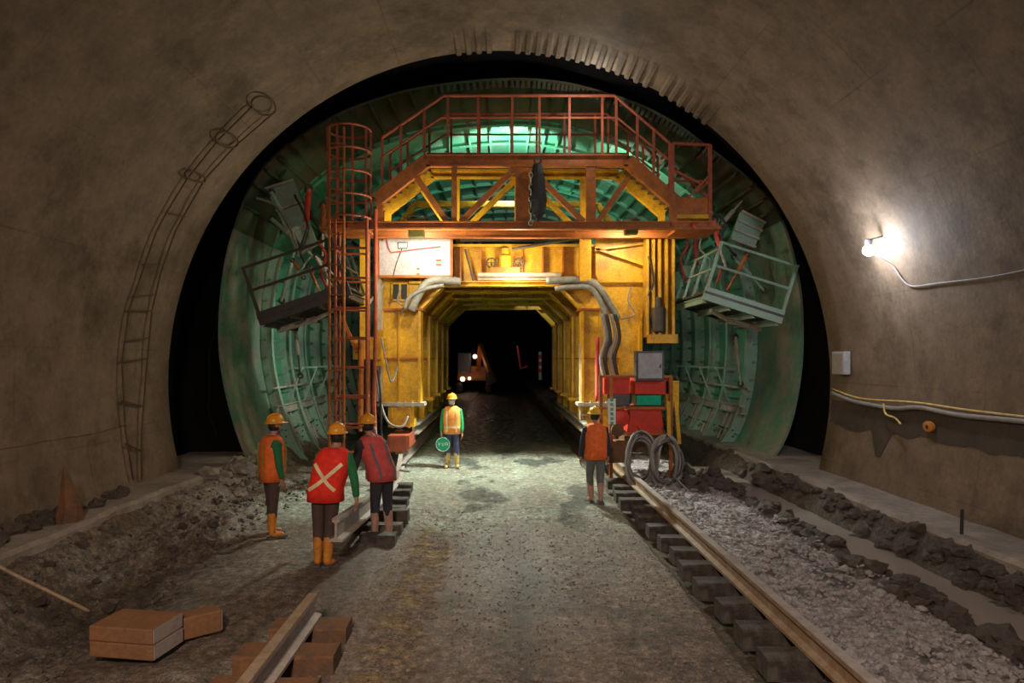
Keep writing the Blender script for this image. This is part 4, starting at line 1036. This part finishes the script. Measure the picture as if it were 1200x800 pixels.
# ============================================================ lights
def light(kind, name, loc, e, col, size=.1, rot=None, spot=None, blend=.4):
    l = bpy.data.lights.new(name, kind); l.energy = e; l.color = col
    if kind == 'AREA': l.size = size
    elif kind != 'SUN': l.shadow_soft_size = size
    if spot: l.spot_size = R(spot); l.spot_blend = blend
    o = bpy.data.objects.new(name, l); C.objects.link(o); o.location = loc
    if rot: o.rotation_euler = [R(a) for a in rot]
    return o
light('POINT','wall_lamp_light', LP+Vector((-.12,0,-.02)), 85, (.90,.92,1.0), .09)
light('AREA','floodlight_light', P(487,266,14.55)+Vector((0,.32,0)), 24, (1,.88,.70), .3, (55,0,0))
light('AREA','floodlight_light', P(741,266,14.55)+Vector((0,.32,0)), 45, (1,.80,.50), .25, (60,0,0))
light('POINT','gantry_lamp_light', (0.4,15.6,4.6), 90, (1,.80,.48), .12)
light('SPOT','gantry_lamp_light', (.3,18.1,7.5), 520, (.85,1,.9), .15, (130,0,0), 140)
light('SPOT','gantry_lamp_light', (1.6,22.5,6.2), 260, (.85,1,.9), .15, (104,0,-10), 130)
light('SPOT','wing_lamp_light', (-3.4,17.5,2.6), 120, (.95,1,.88), .15, (90,0,60), 100)
light('SPOT','wing_lamp_light', (4.0,18.2,2.6), 30, (.95,1,.88), .15, (90,0,-60), 110)
light('POINT','crown_light', (1.7,13.75,7.75), 42, (1,.96,.85), .05)  # unseen lamp added to graze the crown ridges into stripes
light('SPOT','crown_light', (2.6,17.6,7.0), 160, (.9,1,.88), .06, (118,0,-60), 120)
light('POINT','opening_light', (-1.45,14.3,4.6), 150, (1,.88,.60), .10)  # unseen warm lamp added for the road streak and left column
light('SPOT','opening_light', (.3,16.1,4.1), 1600, (.9,1,.86), .12, (18,0,180), 110)
light('AREA','rear_fill_light', (-1,-1.5,5.2), 640, (1,.80,.64), .8, (24,0,0))  # unseen warm fill added behind the camera to brighten the foreground
light('POINT','far_light', P(556,425,49), 14, (1,.6,.42), .2)
light('POINT','far_light', P(612,400,44), 6, (1,.7,.6), .2)  # small unseen lamp added to brighten the far bent pipe
# ============================================================ people
def skin_mesh(joints, edges, root, sub=2):
    """joints: name -> (pos, radius) ; one continuous surface grown over the skeleton"""
    names = list(joints); idx = {n: i for i, n in enumerate(names)}
    me = bpy.data.meshes.new('tmp'); me.from_pydata([joints[n][0] for n in names], [(idx[a], idx[b]) for a, b in edges], [])
    o = bpy.data.objects.new('tmp', me); C.objects.link(o)
    o.modifiers.new('s', 'SKIN'); s = o.modifiers.new('ss', 'SUBSURF'); s.levels = sub; s.render_levels = sub
    bm = bmesh.new(); bm.from_mesh(me); bm.verts.ensure_lookup_table(); ly = bm.verts.layers.skin.verify()
    for i, n in enumerate(names):
        r = joints[n][1]; r = r if isinstance(r, tuple) else (r, r)
        bm.verts[i][ly].radius = r; bm.verts[i][ly].use_root = (n == root)
    bm.to_mesh(me); bm.free()
    dg = bpy.context.evaluated_depsgraph_get(); dg.update(); ev = o.evaluated_get(dg); m2 = ev.to_mesh()
    v = [tuple(q.co) for q in m2.vertices]; f = [tuple(p.vertices) for p in m2.polygons]; ev.to_mesh_clear()
    bpy.data.objects.remove(o); bpy.data.meshes.remove(me)
    return v, f
def head_mesh(c, yaw, tilt=0):
    bm = bmesh.new(); bmesh.ops.create_uvsphere(bm, u_segments=28, v_segments=20, radius=1)
    Rm = Matrix.Rotation(yaw, 3, 'Z') @ Matrix.Rotation(tilt, 3, 'X')
    vs = []
    for v in bm.verts:
        x, y, z = v.co; sx, sy, sz = .077, .097, .118
        if z < 0: sx *= 1-.28*(-z)**1.3; sy *= 1-.08*(-z)
        px, py, pz = x*sx, y*sy, z*sz
        fr = max(0, y)
        if fr > 0:
            py += .026*math.exp(-((x/.13)**2+((z+.12)/.20)**2))*fr                    # nose
            py -= .012*(math.exp(-(((abs(x)-.36)/.17)**2+((z-.12)/.12)**2)))*fr       # eye sockets
            py += .008*math.exp(-((x/.5)**2+((z-.30)/.10)**2))*fr                     # brow
            py += .009*math.exp(-((x/.26)**2+((z+.46)/.06)**2))*fr                    # lips
            py -= .006*math.exp(-((x/.28)**2+((z+.52)/.03)**2))*fr
            py += .012*math.exp(-((x/.25)**2+((z+.85)/.15)**2))*fr                    # chin
        if abs(abs(x)-1) < .25 and abs(z+.02) < .28 and abs(y) < .25: px *= 1.13      # ears
        vs.append(Vector(c)+Rm @ Vector((px, py, pz)))
    fs = [[v.index for v in f.verts] for f in bm.faces]; bm.free(); return vs, fs
def mk(name, v, f, mat, parent, smooth=True):
    me = bpy.data.meshes.new(name); me.from_pydata([tuple(q) for q in v], [], [tuple(q) for q in f]); me.materials.append(M[mat])
    for p in me.polygons: p.use_smooth = smooth
    o = bpy.data.objects.new(name, me); C.objects.link(o); o.parent = parent; return o
def loft(rings, n=20):
    """rings of (centre, rx, ry, yaw)"""
    v = []
    for c, rx, ry, yw in rings:
        for j in range(n):
            t = j*2*math.pi/n; x = rx*math.copysign(abs(math.cos(t))**.8, math.cos(t)); y = ry*math.copysign(abs(math.sin(t))**.8, math.sin(t))
            v.append(Vector(c)+Matrix.Rotation(yw,3,'Z') @ Vector((x,y,0)))
    f = [(i*n+j, i*n+(j+1)%n, (i+1)*n+(j+1)%n, (i+1)*n+j) for i in range(len(rings)-1) for j in range(n)]
    return v, f
def person(loc, heading, label, pose, mats, scale=1.0, cross=False, mask=False):
    """local frame: +Y is forward, +X the person's right side is -X ... (left hand +X when seen from behind = right)"""
    root = bpy.data.objects.new('person', None); C.objects.link(root); root.location = loc; root.rotation_euler[2] = heading; root.scale = (scale,)*3
    tag(root, label, 'person')
    ln = pose.get('lean', (0,0))                    # (sideways, forward) shift of chest
    hz = pose.get('hip', .93)
    pel = Vector((0,0,hz)); ch = Vector((ln[0]*.6, ln[1]*.6, hz+.28)); sh = Vector((ln[0], ln[1], hz+.47)); nk = sh+Vector((ln[0]*.15, ln[1]*.15+.01, .09)); hd = nk+Vector((ln[0]*.15, ln[1]*.2+.02+pose.get('headf',0), .13))
    J = {'pel': (pel,(.15,.11)), 'waist': (Vector((ln[0]*.25,ln[1]*.25,hz+.14)),(.135,.10)), 'chest': (ch,(.16,.115)), 'sh': (sh,(.13,.085)), 'neck': (nk,.052), 'head': (hd,.055)}
    Ed = [('pel','waist'),('waist','chest'),('chest','sh'),('sh','neck'),('neck','head')]
    limbs = {}
    for s, nm in ((-1,'l'),(1,'r')):
        shp = sh+Vector((s*.185, 0, -.03)); arm = pose['arm'+nm]; el = shp+Vector(arm[0])*.285; wr = el+Vector(arm[1])*.25
        J['s'+nm] = (shp,.062); J['e'+nm] = (el,.043); J['w'+nm] = (wr,.029)
        hd_ = Vector(arm[1]).normalized(); pm = wr+hd_*.05; J['p'+nm] = (pm,(.036,.020))
        Ed += [('sh','s'+nm),('s'+nm,'e'+nm),('e'+nm,'w'+nm),('w'+nm,'p'+nm)]
        curl = pose.get('curl'+nm, .35)
        side = hd_.cross(Vector((1,0,0))); side = side.normalized() if side.length > .1 else Vector((0,1,0))   # across the palm (roughly fore-aft)
        palm = side.cross(hd_).normalized()*(-s if side.cross(hd_).x*s > 0 else s) if False else Vector((-s,0,0))
        for k, (off, ln_) in enumerate(((-.027,.062),(-.009,.074),(.009,.080),(.027,.072))):
            b0 = pm+hd_*.035+side*off; d1 = (hd_*(1-curl*.4)+palm*curl).normalized(); d2 = (hd_*(1-curl*1.2)+palm*curl*1.6).normalized()
            b1 = b0+d1*ln_*.5; b2 = b1+d2*ln_*.5
            J[f'f{nm}{k}a'] = (b0,.0105); J[f'f{nm}{k}b'] = (b1,.0095); J[f'f{nm}{k}c'] = (b2,.0075)
            Ed += [('p'+nm,f'f{nm}{k}a'),(f'f{nm}{k}a',f'f{nm}{k}b'),(f'f{nm}{k}b',f'f{nm}{k}c')]
        t0 = wr+hd_*.025+side*.03; t1 = t0+(hd_*.6+side*.7+palm*.3).normalized()*.035; t2 = t1+(hd_+palm*.3).normalized()*.03
        J[f't{nm}a'] = (t0,.013); J[f't{nm}b'] = (t1,.0105); J[f't{nm}c'] = (t2,.009); Ed += [('w'+nm,f't{nm}a'),(f't{nm}a',f't{nm}b'),(f't{nm}b',f't{nm}c')]
        hp = pel+Vector((s*.09,0,-.05)); kn, an = pose['leg'+nm]
        kn = Vector(kn); an = Vector(an); J['h'+nm] = (hp,.095); J['k'+nm] = (kn,.058); J['c'+nm] = (lerp(kn,an,.35)+Vector((0,-.012,0)),.056); J['a'+nm] = (an,.038); J['t'+nm] = (an+Vector((s*.02,.13,-.05)),(.036,.024))
        Ed += [('pel','h'+nm),('h'+nm,'k'+nm),('k'+nm,'c'+nm),('c'+nm,'a'+nm),('a'+nm,'t'+nm)]
        limbs[nm] = (shp, el, wr, hp, kn, an)
    v, f = skin_mesh(J, Ed, 'pel', 1)
    yaw = pose.get('head', 0); hc = hd+Vector((0,.0,.015))
    hv, hf = head_mesh(hc, yaw, pose.get('nod', 0)); o_ = len(v)
    body = mk('body', v+[tuple(q) for q in hv], list(f)+[tuple(i+o_ for i in q) for q in hf], 'skin', root)
    Rh = Matrix.Rotation(yaw,3,'Z') @ Matrix.Rotation(pose.get('nod',0),3,'X')
    for s in (-1,1):
        e = MB(); e.blob(hc+Rh @ Vector((s*.028,.083,.014)), .0105, 2, 0, 0, (1.3,.6,.7)); e.build('eye', 'eye', body, True).location = (0,0,0)
    # hair under the helmet
    n = 24; hvv = []; prof_ = [(.088,.03),(.089,-.01),(.086,-.05),(.070,-.075)]
    ring = []
    for (r_, z_) in prof_:
        for j in range(n+1):
            t = math.pi+R(-10)+j/n*R(200); ring.append(hc+Rh @ Vector((math.cos(t)*r_*.93, math.sin(t)*r_*1.12, z_)))
    m_ = n+1; mk('hair', ring, [(i*m_+j, i*m_+j+1, (i+1)*m_+j+1, (i+1)*m_+j) for i in range(len(prof_)-1) for j in range(n)], 'hair', root)
    # helmet: dome, brim, peak, ridge
    hm = MB(); c = hc+Rh @ Vector((0,-.005,.028))
    pr = [(.139,0),(.136,.012),(.118,.018),(.116,.045),(.103,.085),(.075,.115),(.038,.131),(.004,.135)]
    vs_ = []
    for r_, z_ in pr:
        for j in range(28):
            t = j*2*math.pi/28; k = 1+(.30 if z_ < .013 else .0)*max(0, math.sin(t))**2
            vs_.append(c+Rh @ Vector((math.cos(t)*r_*.96, math.sin(t)*r_*1.1*k, z_)))
    hm.add(vs_, [(i*28+j, i*28+(j+1)%28, (i+1)*28+(j+1)%28, (i+1)*28+j) for i in range(len(pr)-1) for j in range(28)]+[tuple(reversed(range(28))), tuple(range(28*(len(pr)-1),28*len(pr)))])
    h_ = hm.build('safety_helmet', mats['helmet'], root, True); h_.location = (0,0,0)
    hr = MB(); hr.tube([c+Rh @ Vector((0,-.105*math.cos(t)*1.1,.06+.082*math.sin(t))) for t in [R(a) for a in range(10,171,16)]], .011, 6); hr.build('helmet_ridge', mats['helmet'], h_, True).location = (0,0,0)
    ct = MB(); ct.tube([hc+Rh @ Vector((-.08,.01,.03)), hc+Rh @ Vector((-.062,.035,-.07)), hc+Rh @ Vector((0,.06,-.118)), hc+Rh @ Vector((.062,.035,-.07)), hc+Rh @ Vector((.08,.01,.03))], .005, 5); ct.build('chin_strap', 'dark_cloth', h_, True).location = (0,0,0)
    if mask:
        mv = []; 
        for z_ in (.0,-.03,-.07,-.10):
            for j in range(13):
                t = R(20)+j/12*R(140); k = 1-.28*max(0,-z_/.118)**1.3
                mv.append(hc+Rh @ Vector((math.cos(t)*.084*k, math.sin(t)*.108+(.02*math.exp(-((j-6)/1.6)**2)), z_)))
        mk('face_mask', mv, [(i*13+j, i*13+j+1, (i+1)*13+j+1, (i+1)*13+j) for i in range(3) for j in range(12)], 'mask', root)
    # jacket, one continuous surface: torso and both sleeves
    JJ = {'pel': (pel+Vector((0,0,-.02)),(.175,.135)), 'waist': (J['waist'][0],(.165,.125)), 'chest': (ch,(.180,.135)), 'sh': (sh+Vector((0,0,-.01)),(.145,.10)), 'col': (lerp(sh,nk,.75),(.068,.066))}
    EE = [('pel','waist'),('waist','chest'),('chest','sh'),('sh','col')]
    for nm in 'lr':
        shp, el, wr = limbs[nm][:3]; JJ['s'+nm] = (shp,.080); JJ['m'+nm] = (lerp(shp,el,.5),.066); JJ['e'+nm] = (el,.058); JJ['w'+nm] = (lerp(el,wr,.96),.043)
        EE += [('sh','s'+nm),('s'+nm,'m'+nm),('m'+nm,'e'+nm),('e'+nm,'w'+nm)]
    v, f = skin_mesh(JJ, EE, 'pel', 2); mk('jacket', v, f, mats['jacket'], root)
    # trousers
    TT = {'pel': (pel,(.165,.125)), 'up': (pel+Vector((0,0,.08)),(.15,.115))}; EE = [('pel','up')]
    for nm in 'lr':
        hp, kn, an = limbs[nm][3:]; TT['h'+nm] = (hp+Vector((0,0,-.04)),.108); TT['k'+nm] = (kn,.076); TT['a'+nm] = (lerp(kn,an,.62),.066)
        EE += [('pel','h'+nm),('h'+nm,'k'+nm),('k'+nm,'a'+nm)]
    v, f = skin_mesh(TT, EE, 'pel', 2); mk('trousers', v, f, mats['trousers'], root)
    # rubber boots
    for nm, s in (('l',-1),('r',1)):
        kn, an = limbs[nm][4:]; ft = an.z-.09
        top = lerp(kn,an,.18+pose.get('boot',0)); B = {'t': (top,(.072,.078)), 'm': (lerp(top,an,.55),(.062,.068)), 'a': (an+Vector((0,0,.02)),(.050,.060)), 'hl': (Vector((an.x,an.y-.02,ft+.055)),(.046,.052)), 'ft': (Vector((an.x+s*.015,an.y+.10,ft+.042)),(.050,.040)), 'to': (Vector((an.x+s*.02,an.y+.17,ft+.036)),(.042,.032))}
        v, f = skin_mesh(B, [('t','m'),('m','a'),('a','hl'),('hl','ft'),('ft','to')], 't', 2); b_ = mk('boot', v, f, mats['boot'], root)
        so = MB(); so.section([Vector((an.x,an.y-.075,ft+.012)),Vector((an.x+s*.01,an.y+.02,ft+.012)),Vector((an.x+s*.02,an.y+.20,ft+.012))], [(-.046,-.012),(.046,-.012),(.046,.014),(-.046,.014)]); so.build('sole', 'dkgrey', b_).location = (0,0,0)
    # vest: open shell following the torso
    rg = [(pel+Vector((0,0,-.10)),.212,.175),(pel+Vector((0,0,.05)),.208,.170),(J['waist'][0],.207,.165),(ch+Vector((0,0,-.02)),.215,.172),(lerp(ch,sh,.55),.212,.168),(sh+Vector((0,0,.0)),.200,.150),(sh+Vector((0,0,.065)),.150,.118),(sh+Vector((0,0,.095)),.085,.082)]
    v, f = loft([(c_, a*mats.get('vw',1), b_, 0) for c_, a, b_ in rg], 28)
    ve = mk('safety_vest', v, f, mats['vest'], root); sd = ve.modifiers.new('thick','SOLIDIFY'); sd.thickness = .008
    def surf(xn, t, sgn):                       # point on vest surface: xn in -1..1 across, t along rings, sgn -1 back, 1 front
        i = min(len(rg)-2, int(t)); u = t-i; c_ = lerp(rg[i][0], rg[i+1][0], u); a = (rg[i][1]+(rg[i+1][1]-rg[i][1])*u)*mats.get('vw',1); b_ = rg[i][2]+(rg[i+1][2]-rg[i][2])*u
        an_ = math.acos(max(-1,min(1,math.copysign(abs(xn)**1.25, xn)))); return c_+Vector((a*xn, sgn*b_*abs(math.sin(an_))**.8, 0))
    def strip(path, sgn, w_, mat, name):
        vv = []
        for i, (xn, t) in enumerate(path):
            p = surf(xn, t, sgn); q = surf(*path[min(len(path)-1, i+1)], sgn)-surf(*path[max(0, i-1)], sgn); q.y = 0; q.normalize(); n_ = Vector((-q.z,0,q.x))*w_/2; o2 = Vector((0,sgn*.014,0)); vv += [p+n_+o2, p-n_+o2]
        mk(name, vv, [(i*2,i*2+1,i*2+3,i*2+2) for i in range(len(path)-1)], mat, ve)
    if cross:
        strip([(-.75+1.5*i/14, 1.0+3.0*i/14*.98) for i in range(15)], -1, .045, 'reflect', 'reflective_cross'); strip([(.75-1.5*i/14, 1.0+3.0*i/14*.98) for i in range(15)], -1, .045, 'reflect', 'reflective_cross')
    else:
        for sg in (-1,1):
            for x_ in (-.55,.55): strip([(x_, .3+4.6*i/12) for i in range(13)], sg, .04, mats.get('stripe','lime'), 'reflective_stripe')
            strip([(-.9+1.8*i/14, 1.2) for i in range(15)], sg, .045, mats.get('stripe2', mats.get('stripe','lime')), 'reflective_stripe')
    return root, limbs
std = dict(legl=((-.10,.02,.50),(-.12,0,.10)), legr=((.10,.02,.50),(.12,0,.10)), arml=((-.16,.03,-.98),(-.05,.15,-.98)), armr=((.16,.03,-.98),(.05,.15,-.98)))
def pz(**k): d = dict(std); d.update(k); return d
gz = lambda x, y: ground(x, y)[0]
# A: faces the camera (forward = -Y), heading 180
a_loc = Vector((-1.13,16.35,gz(-1.13,16.35)-.01))
ra, la = person(a_loc, R(180), 'worker facing us in light orange vest and white mask, holding the round green sign', pz(armr=((.20,.05,-.97),(.02,.22,-.96)), curlr=.8),
    dict(helmet='helmet', jacket='green_cloth2', trousers='blue_cloth', boot='rubber_cream', vest='vest_light', stripe='reflect'), 1.0, False, True)
Rz = Matrix.Rotation(R(180),3,'Z')
wr = a_loc+Rz @ la['r'][2]
# B: walking away
person((1.74,12.3,gz(1.74,12.3)-.02), R(8), 'worker in red orange vest and yellow helmet walking away, left of the right rail', pz(legl=((-.09,.10,.52),(-.06,.10,.10)), legr=((.08,-.02,.50),(.05,-.16,.13)), arml=((-.22,.0,-.97),(-.10,.10,-.98)), armr=((.18,-.02,-.97),(.04,.14,-.98)), lean=(0,.03)),
    dict(helmet='helmety', jacket='dark_cloth', trousers='grey_cloth', boot='rubber_pink', vest='vest_orange', stripe='vest_orange', stripe2='vest_orange'), .97)
# C: seen from behind and side, looking to the right
person((-3.28,9.85,gz(-3.28,9.85)-.01), R(-52), 'worker in orange vest and dark brown trousers standing apart at the left, beside the kerb', pz(legl=((-.10,.03,.50),(-.12,.03,.10)), legr=((.10,-.02,.50),(.11,-.03,.10)), arml=((-.14,.12,-.98),(.0,.22,-.96)), armr=((.14,.08,-.98),(.0,.2,-.97)), headf=.02),
    dict(helmet='helmet', jacket='green_cloth', trousers='brown_cloth', boot='rubber_orange', vest='vest_orange', stripe='lime', stripe2='vest_orange'), .985)
# D: back to the camera, holds the rail end
person((-2.16,8.5,gz(-2.16,8.5)-.01), R(-6), 'worker seen from behind in bright red vest with a pale cross on the back', pz(lean=(.10,.02), armr=((.28,-.05,-.95),(.10,.05,-.99)), arml=((-.10,.15,-.98),(.05,.35,-.93)), legl=((-.10,.02,.50),(-.10,0,.10)), legr=((.05,.02,.50),(.03,-.02,.10))),
    dict(helmet='helmet', jacket='green_cloth', trousers='brown_cloth', boot='rubber_orange', vest='vest_red', vw=1.08), 1.0, True)
# E: behind D
person((-2.02+.0,10.0,gz(-2.02,10.0)-.01) if False else (-1.70,9.9,gz(-1.70,9.9)-.01), R(40), 'worker in coral vest and dark sleeves standing behind the one with the cross', pz(lean=(-.14,.05), arml=((-.15,.2,-.97),(.1,.5,-.86)), armr=((.2,.1,-.97),(.1,.3,-.95))),
    dict(helmet='helmet', jacket='dark_cloth', trousers='dark_cloth', boot='rubber_pink', vest='vest_pink', stripe='grey_cloth', stripe2='vest_pink'), 1.0)
# round sign held by A
sc_ = P(519,520.5,16.2); hp = wr+Vector((0,-.04,-.08))
sg = empty('hand_sign', sc_-Vector((0,0,.18)), 'round green sign with white lettering held low on a pole by the facing worker', 'sign')
g = MB(); g.tube([hp+Vector((.0,.02,.12)), lerp(hp,sc_,.5), sc_+Vector((0,.03,-.05))], .014, 8); g.build('pole', 'palesteel', sg)
g = MB(); g.lathe([(.005,-.012),(.175,-.012),(.175,.012),(.005,.012)], tuple(sc_), 32, 'y'); dsk = g.build('disc', 'signgreen', sg)
g = MB(); g.ring(sc_+Vector((0,-.014,0)), .160,.006,(0,1,0),32,6); g.build('white_rim', 'signwhite', dsk)
g = MB()   # three blocky characters, as illegible as in the photograph
z0 = .035; 
for k, strokes in enumerate((((-.03,.03,.03,.03),(0,.03,0,-.035),(-.03,0,.03,0)),((-.03,.035,-.005,-.0),(.03,.035,.005,0),(0,0,0,-.035),(-.025,-.03,.025,-.03)),((-.03,.035,.03,.035),(-.028,.035,-.028,-.03),(.028,.035,.028,-.03),(-.028,0,.028,0)))):
    cx = -.085+k*.085
    for a, b_, c_, d_ in strokes: g.bar(sc_+Vector((cx+a,-.016,b_)), sc_+Vector((cx+c_,-.016,d_)), .010,.006,(0,1,0))
g.build('lettering', 'signwhite', dsk)
